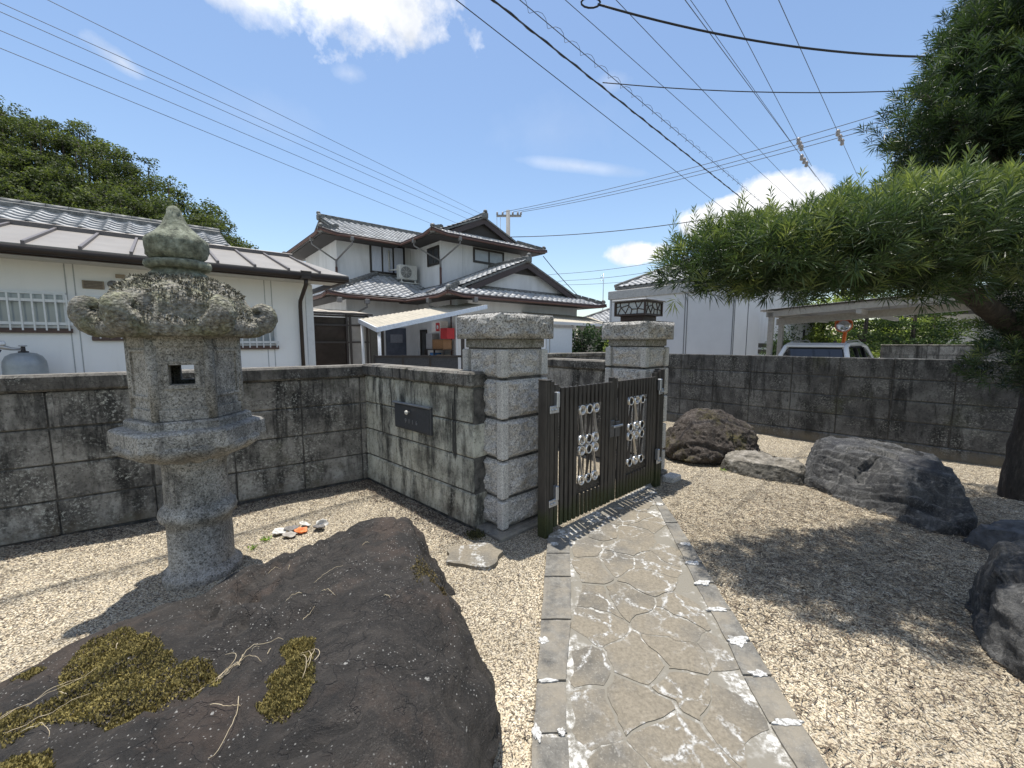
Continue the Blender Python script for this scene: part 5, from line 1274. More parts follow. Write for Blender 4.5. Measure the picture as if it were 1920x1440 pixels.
t = far_house('distant_house', 'house with deep layered eaves at the right edge behind the tree', (17.5, 15.2), R(-35), 9, 6, 3.0, 1.3, mm('wall_stone', flat((.40, .39, .36), .9)), mm('eave_brown', flat((.13, .11, .10), .7)), 1.1)
MB().box((-.7, -.8, 2.62), (6, .0, 2.72)).build('lower_eave', mm('eave_brown', None), t)
# television aerial on the distant roof
t = thing('tv_aerial', 'thin television aerial standing above the distant tiled roof', 'aerial', (4.75, 21.5, 3.2), 0)
MB().tube([(0, 0, 0), (0, 0, 1.9)], .018, 6).build('mast', zinc, t)
for z in (1.55, 1.7, 1.8): MB().tube([(-.18, 0, z), (.03, 0, z)], .012, 5).build('element', zinc, t)

t = thing('carport', 'pale metal carport with sloping roof beam and two posts', 'carport', (6.9, 10.9, 0), EA)
cp = mm('carport_beige', flat((.36, .34, .31), .5, .1))
MB().box((-.06, -.06, -.1), (.06, .06, 2.32), None, .01).build('post', cp, t); MB().box((.74, -.06, -.1), (.86, .06, 2.25), None, .01).build('post', cp, t)
MB().slab([(.7, .1, 2.22), (.86, .1, 2.22), (.86, -5.5, 2.55), (.7, -5.5, 2.55)][::-1], .17).build('roof_beam', cp, t)
MB().slab([(-.1, .1, 2.38), (.06, .1, 2.38), (.06, -5.5, 2.7), (-.1, -5.5, 2.7)][::-1], .14).build('roof_beam', cp, t)
MB().box((-.1, -.06, 2.25), (5.4, .06, 2.36)).build('cross_beam', cp, t)
corrugated((-.2, .3, 2.42), (5.5, .3, 2.42), (-.2, -5.5, 2.74), (5.5, -5.5, 2.74), 20, .01).build('roof_sheet', mm('sheet_grey', flat((.30, .29, .28), .6)), t)
for y in (-1.8, -3.6, -5.4): MB().box((-.1, y-.05, 2.24), (5.4, y+.05, 2.34)).build('cross_beam', cp, t)

def car(loc, rz, label):
    """five-door estate: body lofted along x (front = +x)"""
    t = thing('parked_car', label, 'car', (*loc, -.1), rz)
    paint = mm('car_white', lambda b: {'Base Color': (.72, .74, .76), 'Roughness': .22, 'Coat Weight': .6, 'Coat Roughness': .05}); blk = mm('car_black', flat((.012, .012, .013), .35)); gls = mm('car_glass', lambda b: {'Base Color': (.012, .014, .016), 'Roughness': .04, 'Specular IOR Level': .8})
    # stations: x, half width, z bottom, z belt
    st = [(-2.22, .70, .45, .80), (-2.18, .84, .32, .98), (-1.9, .90, .28, 1.06), (-1.2, .915, .26, 1.04), (0, .915, .26, 1.0), (1.1, .90, .26, .96), (1.7, .87, .28, .88), (2.1, .80, .32, .76), (2.22, .62, .42, .62)]
    vs_, fs_ = [], []; n_ = 12
    for x, w2, zb_, zt_ in st:
        for k in range(n_):
            a = 2*math.pi*(k+.5)/n_; cx, cz = math.cos(a), math.sin(a); e = .42
            vs_.append((x, w2*math.copysign(abs(cx)**e, cx), (zb_+zt_)/2+(zt_-zb_)/2*math.copysign(abs(cz)**e, cz)))
    for i in range(len(st)-1):
        for k in range(n_): fs_.append((i*n_+k, i*n_+(k+1) % n_, (i+1)*n_+(k+1) % n_, (i+1)*n_+k))
    fs_ += [tuple(range(n_)), tuple(reversed(range((len(st)-1)*n_, len(st)*n_)))]
    MB().add(vs_, fs_, True).build('body', paint, t)
    # greenhouse: pillars and roof
    def ringp(x, w2, z): return [(x, -w2, z), (x, w2, z)]
    B_ = [(-2.12, .80, 1.02), (-1.75, .62, 1.56), (-1.55, .60, 1.625), (-.3, .62, 1.66), (.45, .60, 1.58), (1.15, .74, 1.0)]
    roof_ = MB()
    for (xa, wa, za_), (xb, wb, zb_) in zip(B_[1:-1], B_[2:-1]): roof_.slab([(xa, -wa, za_), (xb, -wb, zb_), (xb, wb, zb_), (xa, wa, za_)], .05)
    roof_.build('roof', paint, t)
    (xa, wa, za_), (xb, wb, zb_) = B_[0], B_[1]
    def quad(p, name, m, parent=t, th=.02): return MB().slab(p, th).build(name, m, parent)
    quad([(xa+.06, -wa+.13, za_+.09), (xb+.0, -wb+.07, zb_-.01), (xb+.0, wb-.07, zb_-.01), (xa+.06, wa-.13, za_+.09)], 'rear_window', gls)
    quad([(-1.80, -.60, 1.60), (-1.55, -.60, 1.665), (-1.55, .60, 1.665), (-1.80, .60, 1.60)], 'spoiler', paint, t, .035)
    for s_ in (-1, 1):
        MB().tube([(xa+.02, s_*(wa-.03), za_), (xb, s_*(wb-.0), zb_), (-1.5, s_*.61, 1.62), (-.3, s_*.63, 1.635), (.45, s_*.62, 1.56), (1.2, s_*.78, 1.0)], .055, 8).build('pillar_rail', paint, t)
        MB().add([(-1.85, s_*.80, 1.08), (-1.55, s_*.65, 1.54), (.40, s_*.64, 1.52), (1.02, s_*.80, 1.05), (-1.85, s_*.78, 1.08), (-1.55, s_*.63, 1.54), (.40, s_*.62, 1.52), (1.02, s_*.78, 1.05)], [(0, 1, 2, 3), (7, 6, 5, 4), (0, 4, 5, 1), (1, 5, 6, 2), (2, 6, 7, 3), (3, 7, 4, 0)]).build('side_window', gls, t)
        for x in (-1.0, -.15): MB().tube([(x, s_*.82, 1.04), (x+.03, s_*.66, 1.54)], .03, 6).build('door_pillar', blk, t)
        MB().tube([(-1.5, s_*.56, 1.655), (-1.42, s_*.56, 1.70), (-.2, s_*.56, 1.73), (.05, s_*.56, 1.70), (.12, s_*.56, 1.65)], .02, 6).build('roof_rail', zinc, t)
        MB().box((-2.2, s_*.62-.14, .78), (-2.08, s_*.62+.14, .96), None, .03).build('tail_light', mm('tail_red', flat((.35, .015, .015), .2)), t)
        MB().box((.85, s_*.98-.09, 1.02), (1.02, s_*.98+.09, 1.16), None, .03).build('wing_mirror', blk, t)
        for x in (-1.35, 1.35):
            wh = MB().lathe([(.20, -.10), (.33, -.10), (.345, -.06), (.345, .06), (.33, .10), (.20, .10)], 24, Matrix.Translation((x, s_*.80, .345)) @ Matrix.Rotation(R(90), 4, 'X')).build('wheel', blk, t)
            MB().lathe([(.02, -.11), (.20, -.105), (.20, .105), (.02, .11)], 16, Matrix.Translation((x, s_*.80, .345)) @ Matrix.Rotation(R(90), 4, 'X')).build('rim', zinc, wh)
    quad([(xa+.02, -wa+.08, 1.02), (xa+.12, -wa+.08, 1.06), (xa+.12, wa-.08, 1.06), (xa+.02, wa-.08, 1.02)], 'tailgate_edge', paint)
    MB().tube([(-2.06, -.25, 1.13), (-2.07, .05, 1.15)], .014, 6).build('rear_wiper', blk, t)
    quad([(.55, -.60, 1.555), (1.12, -.70, 1.03), (1.12, .70, 1.03), (.55, .60, 1.555)], 'windscreen', gls)
    MB().box((-2.26, -.75, .35), (-2.0, .75, .55), None, .05).build('bumper', blk, t)
    return t
car((8.9, 11.3), EA, 'white estate car seen from behind over the right wall')

t = thing('traffic_mirror', 'round orange-rimmed traffic mirror on an orange post', 'traffic mirror', (11.42, 14.0, -.28), 0)
org = mm('orange_paint', flat((.72, .16, .025), .45))
MB().tube([(-.22, 0, -.1), (.05, 0, 2.75)], .055, 10).build('post', org, t)
fc = Matrix.Translation((-.20, -.16, 2.42)) @ Matrix.Rotation(R(-50), 4, 'Z') @ Matrix.Rotation(R(90), 4, 'X') @ Matrix.Scale(.72, 4)
MB().lathe([(.30, -.03), (.335, -.03), (.335, .04), (.30, .045), (.30, -.03)], 28, fc, True, 0, False).build('rim', org, t)
MB().lathe([(.30, .045), (.2, .065), (.1, .075), (.01, .078)], 28, fc).build('mirror', mm('mirror_face', flat((.75, .78, .82), .12, .9, .02)), t)
MB().add([(.36*math.cos(R(20+k*10)), .36*math.sin(R(20+k*10)), z_) for z_ in (-.03, .13) for k in range(15)], [(k, k+1, 16+k, 15+k) for k in range(14)], True, fc).build('hood', org, t)
MB().tube([(.02, 0, 2.42), (-.19, -.14, 2.42)], .025, 6).build('bracket', org, t)
block_wall('block_wall', 'distant stained block wall below the garden trees on the right', (12.4, 13.6), (22, 11.0), .0, 5, 1.2, .29, .15, mm('block_far', None), True, .05, 2.4, 0)
t = thing('slat_fence', 'dark slatted fence beyond the carport posts', 'fence', (7.6, 13.4, 0), R(-10))
for x in (0, .9, 1.8, 2.7): MB().box((x-.03, -.03, -.1), (x+.03, .03, 1.62)).build('post', fr, t)
for i in range(7):
    for x in (0, .9, 1.8): MB().box((x+.035, -.012, .2+i*.2), (x+.865, .012, .34+i*.2)).build('slat', mm('slat_grey', flat((.09, .085, .08), .7)), t)
t = thing('utility_cabinet', 'white panelled shed wall at the street beside the tiled house', 'shed', (.86, 10.4, 0), EA)
MB().box((0, 0, -.1), (1.0, .9, 1.96)).build('wall', mm('shed_white', flat((.66, .70, .74), .5, 0, .04)), t); MB().box((-.03, -.03, 1.96), (1.03, .93, 2.02)).build('roof', cp, t)
MB().box((.13, -.012, .1), (.15, .0, 1.94)).build('panel_joint', gt, t)
MB().box((.0, -.012, .1), (.015, .0, 1.94)).build('panel_joint', cp, t)

# ------------------------------------------------------------------ garden tree: podocarpus with cloud-pruned limbs
bark = mm('bark', m_bark)
TREE = thing('podocarpus_tree', 'large dark green podocarpus tree reaching over the garden from the right edge', 'tree', (5.12, 4.02, 0))
T0 = Vector((5.12, 4.02, 0))
def limb(pts, rs, name, n=12):
    P_, R_ = [], []
    for i in range(len(pts)-1):
        for j in range(6):
            t_ = j/6; P_.append(Vector(pts[i]).lerp(Vector(pts[i+1]), t_)); R_.append(rs[i]*(1-t_)+rs[i+1]*t_)
    P_.append(Vector(pts[-1])); R_.append(rs[-1])
    P_ = [p+Vector((fbm(p, 2.5, 2), fbm(p+Vector((9, 0, 0)), 2.5, 2), 0))*.03-T0 for p in P_]
    mb = MB().tube(P_, R_, n)
    mb.v = [tuple(Vector(v)*1+Vector((fbm(Vector(v)*1, 14, 3), fbm(Vector(v)+Vector((5, 5, 0)), 14, 3), 0))*.014) for v in mb.v]
    return mb.build(name, bark, TREE)
limb([(5.20, 4.02, -.1), (5.19, 4.02, .4), (5.22, 4.0, 1.2), (5.16, 4.0, 2.2), (5.15, 4.05, 3.4), (5.15, 4.1, 5.2)], [.14, .115, .10, .11, .10, .05], 'trunk', 16)
limb([(5.08, 4.0, 1.62), (4.72, 3.92, 1.78), (4.3, 3.78, 1.98), (3.9, 3.66, 2.08), (3.2, 3.45, 2.12), (2.4, 3.3, 2.16), (1.6, 3.2, 2.14)], [.11, .095, .085, .075, .06, .045, .02], 'limb')
limb([(5.08, 4.0, 2.6), (4.6, 3.95, 3.1), (4.1, 3.9, 3.5), (3.7, 3.9, 3.8)], [.08, .06, .045, .02], 'limb'); limb([(5.1, 4.02, 3.2), (4.7, 4.0, 3.9), (4.3, 3.9, 4.4)], [.07, .05, .02], 'limb')
limb([(5.08, 4.0, 1.4), (4.7, 3.8, 1.42), (4.45, 3.65, 1.40)], [.05, .035, .015], 'limb', 8)
lm = mm('podocarpus_leaf', leafmat((.008, .018, .009), (.056, .092, .034), (.26, .30, .10), .42))
def podocarpus(blobs, per, name, bright=0.0, inner=.25):
    """blobs: (centre, radii); shoots of strap leaves over each lobe's surface"""
    Pb, Db, Lb, Wb, Cb = [], [], [], [], []
    for c, r in blobs:
        c = np.array(c); r = np.array(r); n_ = int(per*(r[0]*r[1]+r[0]*r[2]+r[1]*r[2])/.55)
        d_ = RNG.normal(size=(n_, 3)); d_ /= np.linalg.norm(d_, axis=1)[:, None]
        rad = np.where(RNG.random(n_) < inner, RNG.uniform(.35, .8, n_), RNG.uniform(.80, 1.03, n_))
        for i in range(n_):
            lump = 1+.20*mnoise.noise(Vector(d_[i])*2.6+Vector(c)); p = c+d_[i]*r*rad[i]*lump
            ax = d_[i]*.62+np.array([0, 0, .78])+RNG.normal(size=3)*.30; ax /= np.linalg.norm(ax)
            tall = RNG.random() < .045 and d_[i][2] > .3 and rad[i] > .8
            L_ = RNG.uniform(.05, .11) if not tall else RNG.uniform(.20, .36)
            if tall: ax = np.array([RNG.normal()*.12, RNG.normal()*.12, 1]); ax /= np.linalg.norm(ax)
            m_ = 18 if not tall else 40
            h = np.cross(ax, RNG.normal(size=3)); h /= np.linalg.norm(h)+1e-9; k_ = np.cross(ax, h)
            tt = (np.arange(m_)+RNG.random(m_))/m_; ang = np.arange(m_)*2.4+RNG.random()*6
            el = np.radians(66-40*tt+RNG.normal(size=m_)*9)
            dirs = ax*np.cos(el)[:, None]+(h*np.cos(ang)[:, None]+k_*np.sin(ang)[:, None])*np.sin(el)[:, None]
            Pb.append(p+ax*(tt*L_)[:, None]); Db.append(dirs)
            s_ = (1-.35*tt) if tall else (.75+.5*np.sin(tt*math.pi))
            Lb.append(RNG.uniform(.075, .110)*s_); Wb.append(np.full(m_, RNG.uniform(.0075, .010)))
            v_ = .14+.26*max(0, d_[i][2])+.12*(rad[i] > .8)+RNG.normal()*.13+bright  # new-growth tone, plus sunlit tops and shaded interior put into leaf colour
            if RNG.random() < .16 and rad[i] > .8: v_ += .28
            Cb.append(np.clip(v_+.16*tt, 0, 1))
    P_, D_ = np.concatenate(Pb), np.concatenate(Db)
    V_, F_ = leaves(P_-np.array(T0), D_, np.concatenate(Lb), np.concatenate(Wb), .12)
    o = link(name, mesh_np(name, V_, F_, lm, np.repeat(np.concatenate(Cb), 4)), TREE); return tag(o, kind='stuff')
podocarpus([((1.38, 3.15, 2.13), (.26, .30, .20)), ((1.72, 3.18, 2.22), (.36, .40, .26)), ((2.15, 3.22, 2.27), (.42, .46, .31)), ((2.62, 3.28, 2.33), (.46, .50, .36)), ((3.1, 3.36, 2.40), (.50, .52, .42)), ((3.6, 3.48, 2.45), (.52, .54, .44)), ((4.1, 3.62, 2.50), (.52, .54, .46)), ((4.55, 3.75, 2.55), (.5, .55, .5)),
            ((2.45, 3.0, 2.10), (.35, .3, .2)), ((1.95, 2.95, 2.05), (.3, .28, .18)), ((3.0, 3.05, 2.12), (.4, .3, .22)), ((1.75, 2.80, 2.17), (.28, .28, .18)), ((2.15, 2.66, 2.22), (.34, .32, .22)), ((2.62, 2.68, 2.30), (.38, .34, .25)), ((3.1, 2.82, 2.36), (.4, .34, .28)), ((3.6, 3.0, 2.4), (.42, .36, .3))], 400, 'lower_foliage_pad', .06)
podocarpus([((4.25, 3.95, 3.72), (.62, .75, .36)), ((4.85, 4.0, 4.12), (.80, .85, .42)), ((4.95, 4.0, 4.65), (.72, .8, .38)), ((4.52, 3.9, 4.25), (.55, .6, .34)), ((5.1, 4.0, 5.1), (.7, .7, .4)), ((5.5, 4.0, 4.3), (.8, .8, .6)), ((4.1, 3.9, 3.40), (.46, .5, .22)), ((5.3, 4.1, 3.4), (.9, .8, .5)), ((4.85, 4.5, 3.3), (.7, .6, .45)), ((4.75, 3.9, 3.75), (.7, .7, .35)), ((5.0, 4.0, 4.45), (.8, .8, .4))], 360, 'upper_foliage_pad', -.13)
podocarpus([((4.62, 3.78, 1.38), (.30, .28, .20)), ((4.75, 3.85, 1.66), (.22, .22, .16)), ((5.0, 3.75, 1.25), (.25, .22, .2)), ((4.9, 3.8, 2.0), (.35, .3, .3))], 300, 'hanging_foliage', -.10)

# ------------------------------------------------------------------ leafy trees and shrubs
def crown_cloud(blobs, n, size, name, m, parent, spread=.5, origin=(0, 0, 0), flatten=1.0):
    P_, C_ = [], []
    vol = np.array([b_[1][0]*b_[1][1]*b_[1][2] for b_ in blobs])**.667; vol = vol/vol.sum()
    for (c, r), k_ in zip(blobs, vol):
        m_ = max(20, int(n*k_)); d_ = RNG.normal(size=(m_, 3)); d_ /= np.linalg.norm(d_, axis=1)[:, None]
        rad = RNG.random(m_)**.33; lump = np.array([1+.28*mnoise.noise(Vector(q_)*2.3+Vector(c)) for q_ in d_])
        P_.append(np.array(c)+d_*np.array(r)*(rad*lump)[:, None])
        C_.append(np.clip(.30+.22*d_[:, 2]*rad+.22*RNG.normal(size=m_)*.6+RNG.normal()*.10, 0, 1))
    P_ = np.concatenate(P_)-np.array(origin); C_ = np.concatenate(C_); n_ = len(P_)
    D_ = RNG.normal(size=(n_, 3)); D_[:, 2] = D_[:, 2]*.6*flatten; D_ /= np.linalg.norm(D_, axis=1)[:, None]
    V_, F_ = leaves(P_, D_, size*RNG.uniform(.6, 1.4, n_), size*.62*RNG.uniform(.6, 1.3, n_), .1)
    return link(name, mesh_np(name, V_, F_, m, np.repeat(C_, 4)), parent)
lf_mid = mm('leaf_mid', leafmat((.015, .032, .010), (.055, .095, .026), (.15, .20, .05), .6)); lf_lime = mm('leaf_lime', leafmat((.05, .075, .015), (.17, .22, .045), (.34, .38, .09), .6)); lf_dark = mm('leaf_dark', leafmat((.010, .022, .010), (.032, .06, .022), (.09, .13, .05), .6)); lf_blue = mm('leaf_grey', leafmat((.03, .045, .03), (.08, .11, .075), (.17, .20, .14), .6))
def tree(name, label, x, y, h, r, m, n=2600, size=.13, layers=0, group=None, trunk=.06, cat='tree'):
    t = thing(name, label, cat, (x, y, 0), 0, group); rr = random.Random(int(x*97+y*13)); blobs = []
    if layers:
        for k_ in range(layers):
            z_ = h*(.42+.55*k_/max(1, layers-1)); w_ = r*(1-.45*k_/layers)
            for j in range(4): a = rr.uniform(0, 6.28); blobs.append(((math.cos(a)*w_*.55, math.sin(a)*w_*.55, z_+rr.uniform(-.1, .1)), (w_*.55, w_*.55, h*.065)))
    else:
        for k_ in range(9): a = rr.uniform(0, 6.28); q_ = rr.uniform(0, .6); blobs.append(((math.cos(a)*r*q_, math.sin(a)*r*q_, h*rr.uniform(.45, .85)), (r*rr.uniform(.35, .6), r*rr.uniform(.35, .6), h*rr.uniform(.12, .2))))
    crown_cloud(blobs, n, size, 'crown', m, t)
    tp = [(0, 0, -.15), (rr.uniform(-.1, .1), rr.uniform(-.1, .1), h*.35), (rr.uniform(-.15, .15), rr.uniform(-.15, .15), h*.8)]
    mb = MB().tube(tp, [trunk, trunk*.8, trunk*.3], 8)
    for c, _ in blobs[:6]: mb.tube([tp[1], (c[0]*.5, c[1]*.5, (tp[1][2]+c[2])/2+.05), c], [trunk*.5, trunk*.35, trunk*.12], 6)
    mb.build('trunk', bark, t); return t
tree('garden_tree', 'pale green small tree between the cream house and the traffic mirror', 12.6, 16.6, 3.5, 1.3, lf_lime, 6000, .09)
tree('garden_pine', 'layered dark garden pine behind the orange traffic mirror', 13.15, 15.2, 3.5, 1.3, lf_mid, 6500, .075, 6, None, .13)
tree('garden_pine', 'broad layered garden pine right of the traffic mirror', 14.7, 15.0, 3.5, 1.6, lf_mid, 9000, .075, 6, None, .12)
tree('garden_tree', 'light bushy tree left of the house with deep eaves', 16.3, 15.6, 3.3, 1.3, lf_lime, 6500, .08, 5, None, .10)
tree('garden_shrub', 'grey-green shrub against the stone-coloured wall at the right', 17.6, 13.4, 2.1, .9, lf_blue, 1700, .10, 0, None, .03, 'shrub')
for i, (x, y, h, r, m_, lb) in enumerate([(14.3, 13.6, 1.75, .55, lf_mid, 'low clipped shrub behind the wall nearest the car'), (15.4, 13.35, 1.8, .6, lf_lime, 'yellowish low shrub behind the wall in the middle of the row'), (16.5, 13.1, 1.85, .6, lf_mid, 'low clipped shrub behind the wall under the layered pine'),
                                          (8.35, 12.6, 2.15, .75, lf_mid, 'dark green shrub between the carport posts and the car'), (7.9, 14.4, 2.6, .8, lf_mid, 'taller green shrub behind the carport posts')]):
    tree('garden_shrub', lb, x, y, h, r, m_, 3000, .06, 0, None, .03, 'shrub')
tree('garden_shrub', 'yellow-green shrub beside the far pillar', 3.25, 13.2, 1.95, .42, lf_lime, 900, .08, 0, None, .03, 'shrub')
tree('garden_shrub', 'dark shrub behind the yellow-green one beside the far pillar', 3.15, 14.2, 2.35, .75, lf_dark, 1700, .10, 0, None, .03, 'shrub')
tree('garden_shrub', 'leafy dark climbing shrub beside the white shed', 2.15, 12.6, 2.35, .5, lf_dark, 1600, .09, 0, None, .03, 'shrub')
f_ = MB()
for k_ in range(6): f_.lathe([(.01, -.02), (.07, .0), (.06, .03), (.01, .05)], 8, Matrix.Translation((random.uniform(-.07, .07), random.uniform(-.05, .05), random.uniform(-.03, .03))))
o = f_.build('flower', mm('flower_orange', flat((.75, .16, .04), .6)), None, (16.1, 12.75, 1.52)); tag(o, 'orange flower head above the distant block wall', 'flower')

# wooded hillside at the left and a bright bamboo slope at the right
def canopy(x):
    xs_ = [-95, -66, -59, -53, -47, -41, -36.6, -33, -30.5, -28, -24]; zs_ = [33, 31, 29.5, 27.7, 24.8, 21, 17.9, 13.7, 9.5, 6, 3.0]
    return float(np.interp(x, xs_, zs_))
def hill_z(x, y):
    k_ = min(1, max(0, (y-26)/24)); k_ = k_*k_*(3-2*k_)
    return max(-.15, (canopy(x*50/max(y, 30))*y/50-6.2)*k_ if y < 50 else canopy(x)-6.2)
V, F = [], []; nx_, ny_ = 50, 40
for j in range(ny_):
    for i in range(nx_): x = -100+i*82/(nx_-1); y = 26+j*44/(ny_-1); V.append((x, y, hill_z(x, y)-.2))
for j in range(ny_-1):
    for i in range(nx_-1): F.append((j*nx_+i, j*nx_+i+1, (j+1)*nx_+i+1, (j+1)*nx_+i))
tag(link('hill', mesh_np('hill', V, F, mm('hill_soil', flat((.022, .028, .012), 1.0)), smooth=True)), kind='structure')
blobs = []; trunks = MB(); rr = random.Random(3)
for k_ in range(430):
    y = rr.uniform(30, 54); x = rr.uniform(-78, -25.5)*y/50; z_ = hill_z(x, y); rad = rr.uniform(1.0, 1.9)
    if canopy(x*50/y) < 5: rad *= .6
    top = z_+rr.uniform(5.2, 6.9)
    for j in range(5):
        a = rr.uniform(0, 6.28); q_ = rr.uniform(.1, .8); blobs.append(((x+math.cos(a)*rad*q_, y+math.sin(a)*rad*q_, top-rad*rr.uniform(.3, 1.7)), (rad*rr.uniform(.4, .62), rad*rr.uniform(.4, .62), rad*rr.uniform(.28, .45))))
    for j in range(3): blobs.append(((x+rr.uniform(-1.5, 1.5), y-rr.uniform(0, 1.2), z_+rr.uniform(.6, 3.6)), (rr.uniform(.7, 1.2), rr.uniform(.7, 1.2), rr.uniform(.5, .9))))
    trunks.tube([(x, y, z_-.5), (x+rr.uniform(-.3, .3), y, top-rad)], [.14, .06], 5)
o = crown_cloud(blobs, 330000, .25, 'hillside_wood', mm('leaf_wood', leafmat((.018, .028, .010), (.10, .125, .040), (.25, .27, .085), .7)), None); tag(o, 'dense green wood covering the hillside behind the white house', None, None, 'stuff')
tag(trunks.build('tree_trunks', bark, o), kind='stuff')
blobs = []
for k_ in range(40): x = rr.uniform(19, 44); y = rr.uniform(30, 36); blobs.append(((x, y, rr.uniform(.5, 4.6)), (rr.uniform(1, 2), 1.5, rr.uniform(.7, 1.3))))
o = crown_cloud(blobs, 16000, .30, 'bamboo_slope', mm('leaf_bamboo', leafmat((.08, .11, .02), (.28, .33, .06), (.48, .50, .12), .6)), None); tag(o, 'bright yellow-green bamboo slope far behind the garden trees', None, None, 'stuff')
blobs = []
for k_ in range(10): blobs.append(((rr.uniform(-17.6, -15.2), rr.uniform(30, 33), rr.uniform(6.0, 7.6)), (.5, .5, .5)))
o = crown_cloud(blobs, 1500, .25, 'treetops', lf_mid, None); tag(o, 'far treetops showing between the white house and the tiled house', None, None, 'stuff')
MB().tube([(-16.4, 31, -.2), (-16.4, 31, 7)], .2, 6).build('trunk', bark, o)

# ------------------------------------------------------------------ utility pole and overhead cables
t = thing('utility_pole', 'grey concrete utility pole with crossarm behind the tiled house', 'utility pole', (-.25, 27.0, 0))
pc = mm('pole_concrete', flat((.26, .255, .245), .8)); MB().tube([(0, 0, -.15), (0, 0, 9.95)], [.19, .13], 12).build('shaft', pc, t)
MB().box((-.75, -.06, 9.55), (.85, .06, 9.67)).build('crossarm', pc, t); ins = mm('insulator', flat((.30, .27, .26), .4))
for x in (-.7, -.35, .3, .62, .82): MB().lathe([(.03, 0), (.07, .03), (.05, .09), (.075, .13), (.03, .2)], 8, Matrix.Translation((x, 0, 9.66))).build('insulator', ins, t)
MB().tube([(-.72, -.05, 9.5), (-.72, -.05, 7.0)], .015, 5).build('stay_wire', pc, t); MB().tube([(-.5, -.05, 9.5), (-.5, -.05, 7.0)], .015, 5).build('stay_wire', pc, t)
MB().box((-.25, -.16, 8.1), (.25, .0, 8.25)).build('bracket', pc, t)
blackc = mm('cable_black', flat((.016, .018, .024), .6)); greyc = mm('cable_grey', flat((.07, .085, .12), .6))
def cable(label, a, c, r=.012, sag=.25, m=None, ext0=0.0, ext1=0.0, spiral_=None, group=None):
    a, c = Vector(a), Vector(c); d_ = c-a; a2, c2 = a-d_*ext0, c+d_*ext1; n_ = 26
    pts = []
    for k_ in range(n_+1):
        s_ = k_/n_; p = a2.lerp(c2, s_); u_ = (s_*(1+ext0+ext1)-ext0); p.z += sag*(-4*u_*(1-u_)) if 0 <= u_ <= 1 else 0; pts.append(p)
    o = MB().tube(pts, r, 6).build('overhead_cable', m or blackc); tag(o, label, 'cable', group)
    if spiral_:
        pitch_, rad_ = spiral_; L_ = (c2-a2).length; q_ = []; w1 = d_.normalized().orthogonal().normalized(); w2 = d_.normalized().cross(w1); N_ = int(L_/pitch_*7)
        for k_ in range(N_+1):
            s_ = k_/N_; f__ = s_*n_; i_ = min(n_-1, int(f__)); p = pts[i_].lerp(pts[i_+1], f__-i_); an = k_/7*6.283
            q_.append(p+(w1*math.cos(an)+w2*math.sin(an))*rad_)
        MB().tube(q_, r*.55, 4, False).build('spiral_hanger', greyc, o)
    return o
cable('thin cable crossing the sky left of the two hanger cables', (-.92, 7.31, 7.2), (7.71, 16.52, 7.2), .008, .0, blackc, .6, .5)
cable('thickest black cable running diagonally across the upper sky', (-.30, 7.05, 7.0), (10.19, 17.5, 7.0), .015, .0, blackc, .6, .5, (.9, .019))
cable('cable wound with a wire spiral just right of the thickest cable', (.13, 7.44, 7.3), (11.0, 18.11, 7.3), .008, .0, greyc, .6, .5, (.5, .06))
cable('first thin wire right of the spiral cable', (.97, 8.09, 7.8), (10.35, 16.79, 7.8), .0065, .0, greyc, .6, .5)
cable('second thin wire right of the spiral cable', (1.99, 8.28, 7.9), (10.98, 16.79, 7.9), .0065, .0, greyc, .6, .5)
w10 = cable('steep wire with insulators nearest the spiral cable', (3.57, 9.14, 8.6), (12.94, 18.08, 8.6), .008, 0, greyc, .6, .3)
cable('thin steep wire beside the insulator wires', (3.89, 9.66, 9), (11.48, 17.02, 9), .0065, 0, greyc, .6, .3)
w11 = cable('steep middle wire with insulators above the tree', (4.65, 9.66, 9), (10.86, 16.14, 9), .008, 0, greyc, .6, .3)
w12 = cable('steep rightmost wire with insulators above the tree', (5.81, 9.66, 9), (13.39, 17.02, 9), .008, 0, greyc, .6, .3)
for o, pts_ in ((w10, [(11.05, 16.28, 8.6), (11.35, 16.57, 8.6), (11.65, 16.86, 8.6)]), (w11, [(10.6, 15.86, 9), (10.85, 16.13, 9), (11.1, 16.4, 9)]), (w12, [(11.6, 15.28, 9), (11.95, 15.62, 9), (12.3, 15.96, 9)])):
    for p in pts_: MB().lathe([(.02, -.14), (.07, -.10), (.05, -.03), (.075, .02), (.03, .10)], 8, Matrix.Translation(p)).build('insulator', ins, o)
cable('sagging black service cable sweeping to the tree at upper right', (1.25, 6.47, 6.5), (6.5, 6.8, 6.0), .016, .16, blackc, 0, .5)
mb = MB(); mb.tube([(1.25+.14*math.cos(a_*.5)-.1, 6.47, 6.5+.07*math.sin(a_*.5)+.02) for a_ in range(13)], .014, 6); o = mb.build('cable_loop', blackc); tag(o, 'small black loop of cable at the top of the sky', 'cable')
cable('thin level wire from the cable clamp to the tree', (1.96, 9.12, 7.0), (7.91, 8.7, 6.6), .010, .10, blackc, .01, .5)
lab = ['highest of the four wires over the wooded hill', 'second wire from the top over the wooded hill', 'third wire from the top over the wooded hill', 'fourth wire down over the wooded hill', 'lowest wire over the wooded hill']
for lb, a, c in zip(['highest of the five wires over the wooded hill']+lab[1:], [(-11.48, 10.97, 10), (-12.01, 10.39, 9.5), (-12.02, 10.38, 9.3), (-11.92, 10.24, 8.8), (-11.76, 10.06, 8.3)], [(-2.11, 27.76, 10), (-2.36, 26.65, 9.5), (-2.72, 26.75, 9.3), (-3.29, 25.89, 8.8), (-4.01, 25.21, 8.3)]):
    cable(lb, a, c, .009, .0, greyc, .5, .05)
